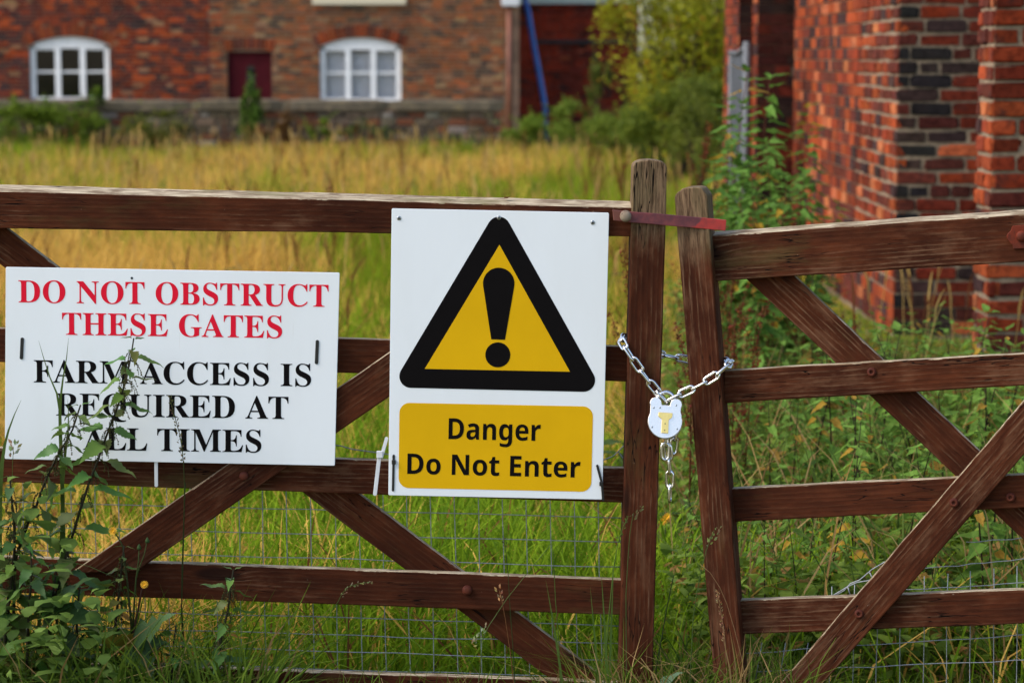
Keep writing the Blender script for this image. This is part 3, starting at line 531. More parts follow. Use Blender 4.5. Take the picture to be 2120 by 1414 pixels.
def arc(cx, cy, r, a0, a1, n):
    return [(cx + r * math.cos(math.radians(a0 + (a1 - a0) * i / n)), cy + r * math.sin(math.radians(a0 + (a1 - a0) * i / n))) for i in range(n + 1)]
def rounded(poly, r, n=8):
    out = []
    for i, p in enumerate(poly):
        p = Vector(p); a = (Vector(poly[i-1]) - p).normalized(); b = (Vector(poly[(i+1) % len(poly)]) - p).normalized()
        h = math.acos(max(-1, min(1, a.dot(b)))) / 2
        c = p + (a + b).normalized() * (r / math.sin(h)); t = r / math.tan(h)
        s, e = p + a * t - c, p + b * t - c
        a0 = math.atan2(s.y, s.x); a1 = math.atan2(e.y, e.x); d = (a1 - a0 + math.pi) % (2 * math.pi) - math.pi
        out += [(c.x + r * math.cos(a0 + d * k / n), c.y + r * math.sin(a0 + d * k / n)) for k in range(n + 1)]
    return out

s1 = thing('warning_sign', 'tall white warning sign with black and yellow triangle reading Danger Do Not Enter', 'sign', tuple(GL.pt(1025, 1030, 0.045)))
flat('board', GL, rounded([(811, 432), (1261, 441), (1247, 1034), (804, 1025)], 3, 3), 0.046, 0.004, M_SIGN, s1, 0.0005)
flat('triangle_border', GL, rounded([(1033.5, 425), (1249.5, 812), (809, 802)], 24, 10), 0.0464, 0.0003, M_BLACK, s1)
flat('triangle_field', GL, [(1034, 507), (1180, 769.5), (879.4, 763.5)], 0.0468, 0.0003, M_YELLOW, s1)
ex = arc(1032.5, 587, 32.7, 172, 368, 16)
flat('exclamation_mark', GL, ex + [(1045.5, 703.5), (1017, 702.5)], 0.0472, 0.0003, M_BLACK, s1)
flat('exclamation_dot', GL, arc(1030.6, 734.6, 26, 0, 345, 24), 0.0472, 0.0003, M_BLACK, s1)
flat('text_panel', GL, rounded([(827, 833.5), (1228, 841.5), (1224, 1018), (825, 1009.5)], 21, 8), 0.0464, 0.0003, M_YELLOW, s1)
lettering('Danger', 'n', GL, (928.4, 908.6), (1119, 912.6), 43.0, 0.0468, M_BLACK, s1)
lettering('Do Not Enter', 'n', GL, (843, 980.5), (1201, 988.5), 42.0, 0.0468, M_BLACK, s1)
M_SCREW = plain('zinc_screw', (0.35, 0.36, 0.36), 0.35, 0.9)
for x, y in ((826, 452), (1033, 451), (1227, 461)):
    o = stud('screw', GL, x, y, 0.046, 0.0045, 0.0016, M_SCREW, s1)
    mb = MB(); Mx = WM[o.name] @ Matrix.Rotation(0.6, 4, 'Y')
    for q in ((0.0026, 0.0006), (0.0006, 0.0026)): mb.box((-q[0], -0.0019, -q[1]), (q[0], -0.00165, q[1]))
    mb.build('cross_slot', M_DARK, o, Mx)

s2 = thing('notice_sign', 'wide white sign with red and black serif lettering asking not to obstruct the gates', 'sign', tuple(GL.pt(350, 958, 0.045)))
flat('board', GL, rounded([(12, 553), (703, 565), (693, 964), (10, 950)], 2, 2), 0.048, 0.004, M_SIGN, s2, 0.0005)
for t, a, b, cap, m in (('DO NOT OBSTRUCT', (38, 626), (680, 635.5), 45.5, M_RED), ('THESE GATES', (128.5, 693), (584, 700), 45.5, M_RED),
                        ('FARM ACCESS IS', (70, 791.5), (644, 800), 46, M_BLACK), ('REQUIRED AT', (116, 860), (597, 867.5), 46, M_BLACK),
                        ('ALL TIMES', (172, 931), (541, 936.5), 46, M_BLACK)):
    lettering(t, 's', GL, a, b, cap, 0.0484, m, s2)
stud('nail', GL, 273, 576, 0.048, 0.0026, 0.001, M_DARK, s2)

# cable ties
def tie(label, m, pts, w, off, head=None):
    t = thing('cable_tie', label, 'cable tie', tuple(GL.pt(*pts[-1], off)), 'cable ties holding the signs')
    for i in range(len(pts) - 1):
        (x0, y0), (x1, y1) = pts[i], pts[i+1]
        dx, dy = x1 - x0, y1 - y0; l = math.hypot(dx, dy); nx, ny = -dy / l * w / 2, dx / l * w / 2
        flat('strap', GL, rounded([(x0+nx, y0+ny), (x1+nx, y1+ny), (x1-nx, y1-ny), (x0-nx, y0-ny)], w * 0.4, 3), off + 0.0015 + 0.0004 * i, 0.003, m, t, 0.0004)
    if head:
        hx, hy = head
        flat('head', GL, [(hx-w*.8, hy-w*.9), (hx+w*.8, hy-w*.9), (hx+w*.8, hy+w*.9), (hx-w*.8, hy+w*.9)], off + 0.005, 0.005, m, t, 0.0008)
tie('black cable tie through the notice sign beside its word FARM', M_TIE_B, [(46, 699), (44, 744)], 7, 0.048)
tie('black cable tie through the notice sign just above its word IS', M_TIE_B, [(657, 704), (655, 754)], 7, 0.048)
tie('thin upright black cable tie on the warning sign beside the word Do', M_TIE_B, [(815, 941), (813.5, 1017)], 5, 0.046, (815, 957))
tie('slanting black cable tie on the warning sign corner closest to the chained post', M_TIE_B, [(1236, 962), (1246, 1000), (1249, 1037)], 5, 0.047, (1245, 1002))
tie('milky white cable tie hanging below the notice sign onto a rail', M_TIE_W, [(323, 954), (323.5, 1008)], 7, 0.044)
tie('milky white cable tie between the two signs with its tail sticking up', M_TIE_W, [(801, 905), (789, 949)], 7, 0.040)
tie('milky white cable tie looped round the rail between the two signs', M_TIE_W, [(786, 938), (776, 1026)], 8, 0.042, (786, 941))

# ---------------------------------------------------------------- wire netting behind the gates
def wires(parent, pl, verts, hors, off):
    def w(pts):
        mb = MB(); mb.tube([pl.pt(*q, off + random.uniform(-.001, .001)) for q in pts], 0.0010, 5)
        mb.build('wire', M_GALV, parent, smooth=True)
    for a, b in verts:
        w([(a[0] + (b[0]-a[0]) * k / 5 + random.uniform(-1.2, 1.2), a[1] + (b[1]-a[1]) * k / 5) for k in range(6)])
    for a, b in hors:
        w([(a[0] + (b[0]-a[0]) * k / 16, a[1] + (b[1]-a[1]) * k / 16 + random.uniform(-1.6, 1.6)) for k in range(17)])
net = thing('wire_netting', 'galvanised square wire netting fixed behind the gate under the signs', 'wire netting', tuple(GL.pt(600, 1500, -0.045)))
V = []
x = -160.0
while x < 1300:
    tilt = -(x - 400) * 0.012
    V.append(((x + 8, 930 + x * 0.03 + (0 if x > 640 else 60)), (x + 0.02 * 560 + 8, 1500))); x += 49.6
hy = [998, 1044, 1094, 1143, 1262, 1297, 1331, 1367, 1403, 1440]
hors = [((-200, y0 - 10), (1296, y0 + 26 + (y0 - 998) * 0.03)) for y0 in hy]
wires(net, GL, V, hors, -0.036)
mb = MB(); mb.tube([GL.pt(*q, -0.036) for q in ((640, 926), (690, 921), (705, 923), (730, 930), (760, 934), (800, 940), (840, 943))], 0.0013, 5)
mb.build('wire', M_GALV, net, smooth=True)
mb = MB(); mb.tube([GL.pt(*q, -0.036) for q in ((1235, 956), (1250, 952), (1268, 945), (1280, 935), (1292, 922), (1302, 912))], 0.0013, 5)
mb.build('wire', M_GALV, net, smooth=True)
mb = MB(); mb.tube([GL.pt(*q, -0.036) for q in ((1280, 935), (1288, 946), (1298, 958))], 0.0013, 5); mb.build('wire', M_GALV, net, smooth=True)
net2 = thing('wire_netting', 'galvanised square wire netting curling at one corner behind the gate beside the brick pier', 'wire netting', tuple(GR.pt(1900, 1500, -0.045)))
V = []
x = 1560.0
while x < 2300:
    top = 1330 if x < 1690 else (1215 - (x - 1690) * 0.11 if x < 2130 else 1120)
    lean = 40 if x < 1700 else 10 - (x - 1700) * 0.02
    V.append(((x + 18, top), (x + 18 - lean * 0.7, 1500))); x += 48
wires(net2, GR, V, [((1510, 1354), (2300, 1302)), ((1505, 1393), (2300, 1358)), ((1500, 1440), (2300, 1412)), ((1790, 1226), (2300, 1196)), ((1880, 1180), (2300, 1140)), ((2000, 1122), (2300, 1100))], -0.046)
for pts in ([(1715, 1238), (1735, 1226), (1755, 1214), (1775, 1205), (1795, 1202), (1830, 1192), (1900, 1180)], [(1715, 1240), (1748, 1222), (1760, 1208), (1780, 1200), (1806, 1178), (1830, 1164), (1870, 1150)], [(1755, 1214), (1758, 1225), (1762, 1236)], [(1800, 1184), (1806, 1196), (1806, 1206)]):
    mb = MB(); mb.tube([GR.pt(*q, -0.046) for q in pts], 0.0013, 5); mb.build('wire', M_GALV, net2, smooth=True)

# ---------------------------------------------------------------- chain and padlock
def link_mesh(l=0.0410, w=0.0208, r=0.0030):
    mb = MB(); hl = l / 2 - w / 2; rr = w / 2 - r
    pts = [(hl + rr * math.sin(t), rr * math.cos(t), 0) for t in np.linspace(0, math.pi, 9)] + [(-hl - rr * math.sin(t), -rr * math.cos(t), 0) for t in np.linspace(0, math.pi, 9)]
    n = len(pts); vs, fs = [], []
    for i in range(n):
        p = Vector(pts[i]); t = (Vector(pts[(i+1) % n]) - Vector(pts[i-1])).normalized(); a = Vector((0, 0, 1)); b = t.cross(a)
        for k in range(8):
            an = 2 * math.pi * k / 8; vs.append(p + (a * math.cos(an) + b * math.sin(an)) * r)
    for i in range(n):
        for k in range(8): fs.append((i*8+k, i*8+(k+1) % 8, ((i+1) % n)*8+(k+1) % 8, ((i+1) % n)*8+k))
    mb.add(vs, fs); return mb.mesh('link', M_STEEL, True)
LINK = link_mesh()
def chain(parent, ctrl, phase=0.0, pitch=0.0292, start=0.0):
    """links alternate by a quarter turn along the smooth path through ctrl"""
    pts = []
    c = [ctrl[0]] + list(ctrl) + [ctrl[-1]]
    for i in range(1, len(c) - 2):
        for k in range(24):
            t = k / 24
            p0, p1, p2, p3 = c[i-1], c[i], c[i+1], c[i+2]
            pts.append(0.5 * ((2*p1) + (p2-p0)*t + (2*p0-5*p1+4*p2-p3)*t*t + (3*p1-p0-3*p2+p3)*t**3))
    pts.append(ctrl[-1])
    s = [0.0]
    for i in range(1, len(pts)): s.append(s[-1] + (pts[i]-pts[i-1]).length)
    def at(q):
        for i in range(1, len(s)):
            if s[i] >= q: return pts[i-1].lerp(pts[i], (q - s[i-1]) / max(1e-9, s[i]-s[i-1]))
        return pts[-1]
    q = start + pitch / 2; k = 0
    while q < s[-1]:
        a, b = at(max(0, q - pitch / 2)), at(min(s[-1], q + pitch / 2)); m = (a + b) / 2
        x = (b - a).normalized()
        side = x.cross(Vector((0, -1, 0)))
        M = frame(m, x, side if side.length > 0.1 else Vector((0, 0, 1)))
        M = M @ Matrix.Rotation(phase + (math.pi / 2) * (k % 2) + random.uniform(-0.12, 0.12), 4, 'X')
        link(bpy.data.objects.new('link', LINK), M, parent)
        q += pitch; k += 1
lp = lambda x, y, o: GL.pt(x, y, o)
ch = thing('chain', 'bright zinc chain looped round both gate posts and through the padlock', 'chain', tuple(GL.pt(1380, 830, 0.06)))
chain(ch, [lp(1340, 722, -0.045), lp(1312, 706, -0.044), lp(1293, 699, -0.020), lp(1286, 702, 0.015), lp(1290, 712, 0.047), lp(1312, 746, 0.057), lp(1346, 793, 0.058), lp(1378, 830, 0.059)], phase=0.25)
chain(ch, [lp(1382, 830, 0.059), lp(1404, 819, 0.062), lp(1446, 799, 0.066), lp(1486, 775, 0.072), lp(1503, 760, 0.068), lp(1511, 750, 0.04), lp(1506, 748, 0.0), lp(1470, 752, -0.05)], phase=1.35)
chain(ch, [lp(1346, 728, -0.045), lp(1375, 736, -0.047), lp(1392, 739, -0.048), lp(1420, 745, -0.048), lp(1455, 750, -0.05)], phase=0.1)
tail = thing('chain', 'loose tail of bright chain hanging down below the padlock', 'chain', tuple(GL.pt(1385, 900, 0.055)))
chain(tail, [lp(1378, 860, 0.048), lp(1380, 910, 0.046), lp(1386, 960, 0.046), lp(1387, 1044, 0.046)], phase=0.3, start=0.004)
chain(tail, [lp(1396, 880, 0.046), lp(1397, 905, 0.046), lp(1392, 944, 0.044)], phase=1.3)
chain(tail, [lp(1377, 908, 0.052), lp(1377, 962, 0.054)], phase=0.0, start=0.012)

_t = math.radians(13)
_o = GL.pt(1377, 866, 0.070)
GP = Plane(_o, (0, -math.cos(_t), math.sin(_t))); GP.o = GP.o - GP.n * 0.070      # the lock leans back on its chain
pad = thing('padlock', 'shiny steel padlock with T shaped brass keyhole cover hanging on the chain', 'padlock', tuple(GL.pt(1377, 907, 0.06)))
def circle_union(parts):
    """outline in pixels of the lock plate: two ears on a round body"""
    return parts
body = arc(1357.7, 834, 12, 158, 362, 12) + [(1371, 838.5), (1377, 838), (1387, 839.5)] + arc(1400, 837.5, 12.3, 172, 392, 12) + [(1409.5, 852), (1411, 858)] \
    + arc(1377, 872, 35.5, -15, 195, 26) + [(1345.5, 856), (1346.5, 849)]
flat('front_plate', GP, body, 0.0800, 0.003, M_LOCK, pad, 0.0010)
body2 = [(1377 + (x - 1377) * 0.985, 868 + (y - 868) * 0.985 + 1.2) for x, y in body]
flat('lock_case', GP, body2, 0.0770, 0.013, plain('lock_side_steel', (0.45, 0.46, 0.47), 0.35, 1.0), pad, 0.0008)
flat('back_plate', GP, [(x + 0.3, y + 1.8) for x, y in body], 0.0640, 0.003, M_LOCK, pad, 0.0008)
mb = MB()
sh = [GP.pt(1359.5, 846, 0.0705)] + [GP.pt(x, y, 0.0705) for x, y in arc(1378.5, 830, 18, 188, 352, 14)] + [GP.pt(1397.5, 846, 0.0705)]
mb.tube(sh, 0.0042, 10); mb.build('shackle', M_STEEL, pad, smooth=True)
T = [(1363.5, 853), (1392.5, 855), (1392, 863), (1389.5, 866), (1386, 867.5), (1384.5, 870), (1383.5, 897.5), (1369, 896), (1370.5, 868.5), (1369, 866), (1365.5, 864), (1363, 861)]
flat('keyhole_cover', GP, T, 0.0830, 0.003, M_BRASS, pad, 0.0006)
for x, y in ((1353.5, 844), (1366.5, 844), (1400, 839), (1350, 884), (1402, 888)):
    stud('rivet', GP, x, y, 0.0800, 0.0020, 0.0007, M_SCREW, pad)
for x, y in ((1377, 877), (1376, 890.5)):
    stud('pin', GP, x, y, 0.0830, 0.0012, 0.0006, M_DARK, pad)
# ---------------------------------------------------------------- brickwork
def vnoise(x, y, s, seed=0):
    """smooth value noise, for clustering the colours of bricks and grasses"""
    x = np.asarray(x, float) / s + 71.3 + seed * 13.7; y = np.asarray(y, float) / s + 33.1 + seed * 7.9
    xi, yi = np.floor(x), np.floor(y); fx, fy = x - xi, y - yi
    fx = fx * fx * (3 - 2 * fx); fy = fy * fy * (3 - 2 * fy)
    h = lambda a, b: np.modf(np.abs(np.sin(a * 127.1 + b * 311.7 + seed * 17.0) * 43758.5453))[0]
    return (h(xi, yi) * (1-fx) + h(xi+1, yi) * fx) * (1-fy) + (h(xi, yi+1) * (1-fx) + h(xi+1, yi+1) * fx) * fy
def pick(pal, r=None):
    r = random.random() if r is None else r
    t = sum(p[0] for p in pal) * r
    for w, c in pal:
        t -= w
        if t <= 0: break
    k = random.uniform(0.8, 1.2)
    return tuple(min(1, max(0.004, x * k * random.uniform(0.93, 1.07))) for x in c)
def courses(a0, a1, z0, z1, bl=0.225, bh=0.075, j=0.010, holes=()):
    """bricks of a wall face: (a, b, lower z, upper z) along the face, cut at the holes (a, b, z0, z1)"""
    out = []; r = 0; z = z0
    while z < z1 - 0.02:
        cuts = [(a0, a1)]
        for h0, h1, y0, y1 in holes:
            if z + bh * 0.5 > y0 and z + bh * 0.5 < y1:
                cuts = [q for a, b in cuts for q in ((a, min(b, h0)), (max(a, h1), b)) if q[1] - q[0] > 0.03]
        for a, b in cuts:
            x = a - (0 if r % 2 else random.uniform(0.05, 0.16) if a == a0 else bl / 2)
            while x < b - 0.02:
                l = bl if random.random() > 0.28 else bl * 0.5
                p, q = max(x, a), min(x + l, b)
                if q - p > 0.035: out.append((p + j / 2, q - j / 2, z + j / 2, z + bh - j / 2))
                x += l
        z += bh; r += 1
    return out
def joined_bricks(name, faces, colf, parent, m=M_BRICKS, jit=0.003):
    """faces: (bricks, origin, direction along, outward normal, depth)"""
    mb = MB()
    for br, o, d, n, dep in faces:
        o, d, n = Vector(o), Vector(d), Vector(n)
        for a, b, z0, z1 in br:
            k = random.uniform(-jit, jit); c = colf(a, (z0 + z1) / 2)
            v = [o + d * s + Vector((0, 0, z)) + n * e for e in (k, -dep) for s, z in ((a, z0), (b, z0), (b, z1), (a, z1))]
            mb.add(v, [(0,1,2,3), (0,4,5,1), (1,5,6,2), (2,6,7,3), (3,7,4,0)], c)
    o = mb.build(name, m, parent); o['kind'] = 'stuff'; return o
def slab(name, lo, hi, m, parent=None, bevel=0.0):
    bm = bmesh.new(); bmesh.ops.create_cube(bm, size=1)
    s = Vector(hi) - Vector(lo)
    bmesh.ops.scale(bm, verts=bm.verts, vec=s)
    if bevel: bmesh.ops.bevel(bm, geom=bm.edges[:], offset=bevel, segments=2, affect='EDGES')
    return bm_obj(name, bm, m, Matrix.Translation((Vector(lo) + Vector(hi)) / 2), parent)
def holed_wall(name, x0, x1, z0, z1, y0, y1, holes, m, parent):
    xs = sorted({x0, x1, *[h[0] for h in holes], *[h[1] for h in holes]}); zs = sorted({z0, z1, *[h[2] for h in holes], *[h[3] for h in holes]})
    mb = MB()
    for i in range(len(xs) - 1):
        run = None
        for k in range(len(zs) - 1):
            cx, cz = (xs[i] + xs[i+1]) / 2, (zs[k] + zs[k+1]) / 2
            solid = not any(h[0] < cx < h[1] and h[2] < cz < h[3] for h in holes)
            if solid: run = (run[0], zs[k+1]) if run else (zs[k], zs[k+1])
            if run and (not solid or k == len(zs) - 2):
                mb.box((xs[i], y0, run[0]), (xs[i+1], y1, run[1])); run = None
    return mb.build(name, m, parent)

# ---------------------------------------------------------------- farmhouse
HY = 48.0
hx = lambda px: P(px, 115, HY).x
hz = lambda py: P(1060, py, HY).z
house = thing('brick_house', 'long low red brick farmhouse with white arched windows behind the field', 'house', (hx(400), HY, -0.4))
win = [(hx(61), hx(226), hz(207), hz(95), hz(76)), (hx(662), hx(830), hz(209), hz(98), hz(78))]
door = (hx(470), hx(563), -0.40, hz(107))
up = (hx(655), hx(838), hz(-4), hz(-4) + 1.1)
holes = [(a, b, z0, zc) for a, b, z0, zs, zc in win] + [door, up]
X0, X1, ZE = -19.0, hx(1046), 5.3
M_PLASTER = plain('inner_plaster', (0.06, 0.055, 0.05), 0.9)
holed_wall('wall', X0, X1, -0.5, ZE, HY + 0.008, HY + 0.30, holes, M_MORTAR, house)
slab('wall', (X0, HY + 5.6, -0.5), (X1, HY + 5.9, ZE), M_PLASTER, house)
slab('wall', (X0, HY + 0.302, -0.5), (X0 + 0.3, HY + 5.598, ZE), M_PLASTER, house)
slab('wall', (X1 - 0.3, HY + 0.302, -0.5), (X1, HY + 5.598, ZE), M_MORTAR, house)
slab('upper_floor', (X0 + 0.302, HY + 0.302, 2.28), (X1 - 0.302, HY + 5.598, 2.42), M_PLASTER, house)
XJ = hx(436)
pal_red = [(2.0, (0.40, 0.070, 0.018)), (2.4, (0.23, 0.042, 0.017)), (3, (0.125, 0.036, 0.026)), (1.6, (0.060, 0.033, 0.032)), (0.7, (0.30, 0.15, 0.075))]
pal_brown = [(3, (0.27, 0.092, 0.036)), (2.5, (0.21, 0.095, 0.048)), (1.6, (0.36, 0.105, 0.034)), (1.5, (0.095, 0.060, 0.042)), (1.4, (0.33, 0.185, 0.090))]
def house_col(a, z):
    n = float(vnoise(a + 40, z * 2.2 + 9, 0.38, 3)); r = min(0.999, max(0, 0.5 * random.random() + 0.62 * (n - 0.1)))
    return pick(pal_red if a < XJ + 0.05 * math.sin(z * 40) else pal_brown, random.random() if random.random() < 0.7 else r)
# arches of bricks on edge over the openings
arch_z = []
vb = MB()
def arch_curve(a, b, zs, zc):
    w = (b - a) / 2; h = max(zc - zs, 1e-3); R = (w * w + h * h) / (2 * h); return (a + b) / 2, zc - R, R
arch_holes = []
for a, b, z0, zs, zc in win + [(door[0], door[1], 0, door[3] - 0.001, door[3] + 0.03)]:
    cx, cz, R = arch_curve(a - 0.03, b + 0.03, zs, zc)
    th = math.asin(min(1, ((b - a) / 2 + 0.05) / R)); n = max(6, int((b - a + 0.1) / 0.078))
    for i in range(n):
        t0, t1 = -th + 2 * th * (i + 0.07) / n, -th + 2 * th * (i + 0.93) / n
        c = pick([(2, (0.27, 0.058, 0.020)), (2, (0.20, 0.045, 0.020)), (1.4, (0.12, 0.038, 0.024))])
        v = [Vector((cx + r * math.sin(t), y, cz + r * math.cos(t))) for y in (HY - 0.003, HY + 0.11) for r, t in ((R + 0.004, t0), (R + 0.004, t1), (R + 0.235, t1), (R + 0.235, t0))]
        vb.add(v, [(0,1,2,3), (0,4,5,1), (1,5,6,2), (2,6,7,3), (3,7,4,0)], c)
    for kz in range(60):
        zl = -0.45 + 0.075 * kz; zmid = zl + 0.0375
        if zs - 0.03 < zmid < zc + 0.235 - 0.02:
            hw = min(math.sqrt(max(0, (R + 0.235) ** 2 - (zmid - cz) ** 2)), (R + 0.235) * math.sin(th)) if zmid - cz < R + 0.235 else 0
            inner = (R + 0.235) * math.sin(th) * (R / (R + 0.235) + (1 - R / (R + 0.235)) * max(0, min(1, (zmid - zs) / 0.235)))
            arch_holes.append((cx - min(hw, inner), cx + min(hw, inner), zl, zl + 0.075))
br = courses(X0, XJ, -0.45, ZE, holes=holes + arch_holes, j=0.010) + courses(XJ, X1, -0.45, ZE, holes=holes + arch_holes, j=0.016)
joined_bricks('brickwork', [(br, (0, HY, 0), (1, 0, 0), (0, -1, 0), 0.03)], house_col, house)
o = vb.build('arch_brickwork', M_BRICKS, house); o['kind'] = 'stuff'
side = courses(0, 5.9, -0.45, ZE)
joined_bricks('brickwork', [(side, (X1 + 0.012, HY + 0.02, 0), (0, 1, 0), (1, 0, 0), 0.03)], lambda a, z: pick(pal_brown), house)
mb = MB()
rf = plain('roof_tile_surface', (0.22, 0.075, 0.045), 0.85, var=0.35, scale=6, bump=0.4)
yr = HY + 2.95
mb.add([(X0-.3, HY-.35, ZE-.1), (X1+.25, HY-.35, ZE-.1), (X1+.25, yr, ZE+2.6), (X0-.3, yr, ZE+2.6), (X0-.3, HY+6.25, ZE-.1), (X1+.25, HY+6.25, ZE-.1)], [(0,1,2,3), (3,2,5,4), (1,5,2), (0,3,4), (0,4,5,1)])
mb.build('roof', rf, house)
M_PAINT = plain('white_window_paint', (0.78, 0.77, 0.75), 0.5, var=0.06, scale=8)
g = NG('window_glass'); g.set(Base_Color=(0.02, 0.025, 0.025), Roughness=0.04)
tr = g.n('BsdfTransparent'); mx = g.n('MixShader'); lw = g.n('LayerWeight', i_Blend=0.12)
gl = g.n('BsdfGlossy', i_Roughness=0.03); g.put(mx.inputs[0], g.math('ADD', lw.outputs['Fresnel'], 0.02)); g.put(mx.inputs[1], tr.outputs[0]); g.put(mx.inputs[2], gl.outputs[0]); g.put(g.out.inputs[0], mx.outputs[0])
M_GLASS = g.m
def window(i, a, b, z0, zs, zc, arched=True, curtain=False):
    y = HY + 0.07; t = 0.105
    root = MB()
    # sill and outer frame
    root.box((a, y, z0), (a + t, y + 0.07, zs)); root.box((b - t, y, z0), (b, y + 0.07, zs)); root.box((a + t, y, z0), (b - t, y + 0.07, z0 + 0.05))
    cx, cz, R = arch_curve(a - 0.03, b + 0.03, zs, zc)
    N = 14; head_in = zs - 0.055
    for k in range(N):
        xa, xb = a + (b - a) * k / N, a + (b - a) * (k + 1) / N
        za, zb = (cz + math.sqrt(R * R - (x - cx) ** 2) if arched else zc for x in (xa, xb))
        v = [(xa, y, head_in), (xb, y, head_in), (xb, y, zb), (xa, y, za)]; v += [(p, y + 0.07, r) for p, q, r in v]
        root.add(v, [(0,1,2,3), (7,6,5,4), (0,4,5,1), (2,6,7,3)] + ([(3,7,4,0)] if k == 0 else []) + ([(1,5,6,2)] if k == N - 1 else []))
    fr = root.build('window', M_PAINT, house)
    w = (b - a - 2 * t); mw = 0.105; pw = (w - 2 * mw) / 3
    zi0, zi1 = z0 + 0.05, head_in
    for k in range(2):
        xm = a + t + pw * (k + 1) + mw * k
        slab('mullion', (xm, y + 0.003, zi0), (xm + mw, y + 0.067, zi1), M_PAINT, fr)
    for k in range(3):
        xp = a + t + (pw + mw) * k; zm = zi0 + (zi1 - zi0) * 0.52
        drop = 0.0 if k == 1 else 0.03
        slab('glazing_bar', (xp, y + 0.024, zm - 0.02), (xp + pw, y + 0.05, zm + 0.02), M_PAINT, fr)
        slab('pane', (xp, y + 0.032, zi0), (xp + pw, y + 0.036, zm - 0.02), M_GLASS, fr)
        slab('pane', (xp, y + 0.032, zm + 0.02), (xp + pw, y + 0.036, zi1), M_GLASS, fr)
        if drop: slab('casement_head', (xp, y + 0.012, zi1 - drop), (xp + pw, y + 0.03, zi1), M_PAINT, fr)
    if curtain:
        mb = MB(); n = 90; vs = []
        for k in range(n + 1):
            x = a + t + w * k / n; yy = y + 0.16 + 0.018 * math.sin(k * 0.9) + 0.01 * math.sin(k * 2.3 + 1)
            vs += [(x, yy, z0), (x, yy, zi1 - 0.05)]
        mb.add(vs, [(2*k, 2*k+2, 2*k+3, 2*k+1) for k in range(n)])
        g = NG('net_curtain'); g.set(Base_Color=(0.55, 0.55, 0.56), Roughness=0.9); mb.build('curtain', g.m, fr)
window(0, *win[0]); window(1, *win[1], curtain=True)
window(2, up[0], up[1], up[2], up[3] - 0.05, up[3], False)
slab('window_sill', (hx(648), HY - 0.10, hz(11)), (hx(842), HY + 0.08, hz(-4)), plain('cream_sill_stone', (0.60, 0.52, 0.36), 0.8), house, 0.01)
slab('window_sill', (hx(58), HY - 0.04, hz(213)), (hx(229), HY + 0.068, hz(207.2)), plain('grey_sill_stone', (0.36, 0.32, 0.27), 0.9), house, 0.008)
slab('window_sill', (hx(659), HY - 0.04, hz(215)), (hx(833), HY + 0.068, hz(209.2)), plain('brown_sill_stone', (0.34, 0.29, 0.22), 0.9), house, 0.008)
M_DOOR = plain('maroon_door_paint', (0.060, 0.0045, 0.0075), 0.7, spec=0.1, var=0.2, scale=10)
dr = slab('door', (door[0] + 0.05, HY + 0.09, -0.38), (door[1] - 0.05, HY + 0.13, door[3] - 0.055), M_DOOR, house, 0.004)
for a, b, c, d in ((door[0], door[0] + 0.05, -0.4, door[3]), (door[1] - 0.05, door[1], -0.4, door[3]), (door[0] + 0.052, door[1] - 0.052, door[3] - 0.05, door[3])):
    slab('door_frame', (a, HY + 0.06, c), (b, HY + 0.13, d), M_DOOR, house)
mb = MB(); xa, xb = hx(509), hx(527)
mb.box((xa, HY + 0.082, hz(196)), (xb, HY + 0.088, hz(146))); mb.tube([((xa + xb) / 2, HY + 0.082, hz(146)), ((xa + xb) / 2, HY + 0.088, hz(146))], (xb - xa) / 2, 14)
mb.build('door_light', plain('dark_door_glass', (0.012, 0.016, 0.014), 0.15), dr)
for k in range(5):
    xk = door[0] + 0.06 + k * 0.19
    if not (xa - 0.02 < xk < xb + 0.02): slab('board_bead', (xk, HY + 0.084, -0.3), (xk + 0.015, HY + 0.089, door[3] - 0.07), M_DOOR, dr)
mb = MB(); mb.tube([(hx(1054), HY - 0.06, -0.4), (hx(1054), HY - 0.06, hz(14))], 0.045, 12)
dp = mb.build('downpipe', plain('brown_pipe_paint', (0.20, 0.062, 0.030), 0.6, var=0.3, scale=5), house, smooth=True)
slab('corner_quoin', (hx(1047), HY + 0.0, -0.45), (hx(1075), HY + 0.28, ZE - 0.2), plain('pale_corner_render', (0.26, 0.145, 0.085), 0.85, var=0.3, scale=4, bump=0.4), house, 0.01)
slab('rain_hopper', (hx(1038), HY - 0.16, hz(14)), (hx(1076), HY - 0.005, hz(-14)), plain('white_hopper', (0.62, 0.62, 0.62), 0.5), house, 0.02)

# ---------------------------------------------------------------- outbuilding beside the house
OY = 53.0
ox = lambda px: P(px, 115, OY).x
oz = lambda py: P(1060, py, OY).z
barn = thing('brick_outbuilding', 'dark sooty brick outbuilding with pale fascia beyond the corner of the farmhouse', 'building', (ox(1200), OY, -0.4))
bx0, bx1, bz = ox(1062), ox(1322), oz(9)
bd = (ox(1322), ox(1372), -0.45, oz(120))
slab('wall', (bx0, OY + 0.015, -0.5), (bx1, OY + 4, bz), M_MORTAR_DARK, barn)
pal_dark = [(3, (0.34, 0.042, 0.019)), (2.6, (0.21, 0.034, 0.020)), (1.6, (0.075, 0.027, 0.021)), (0.9, (0.42, 0.085, 0.035))]
def barn_col(a, z):
    n = float(vnoise(a + 3, z * 1.5, 0.5, 5)); return pick(pal_dark, min(0.999, max(0, n * 0.8 + random.uniform(-0.25, 0.35))))
joined_bricks('brickwork', [(courses(bx0, bx1, -0.45, bz - 0.01, j=0.006), (0, OY, 0), (1, 0, 0), (0, -1, 0), 0.03)], barn_col, barn)
slab('fascia', (bx0, OY - 0.10, bz + 0.003), (bx1 + 0.05, OY - 0.02, bz + 0.16), plain('pale_fascia', (0.55, 0.60, 0.52), 0.6), barn)
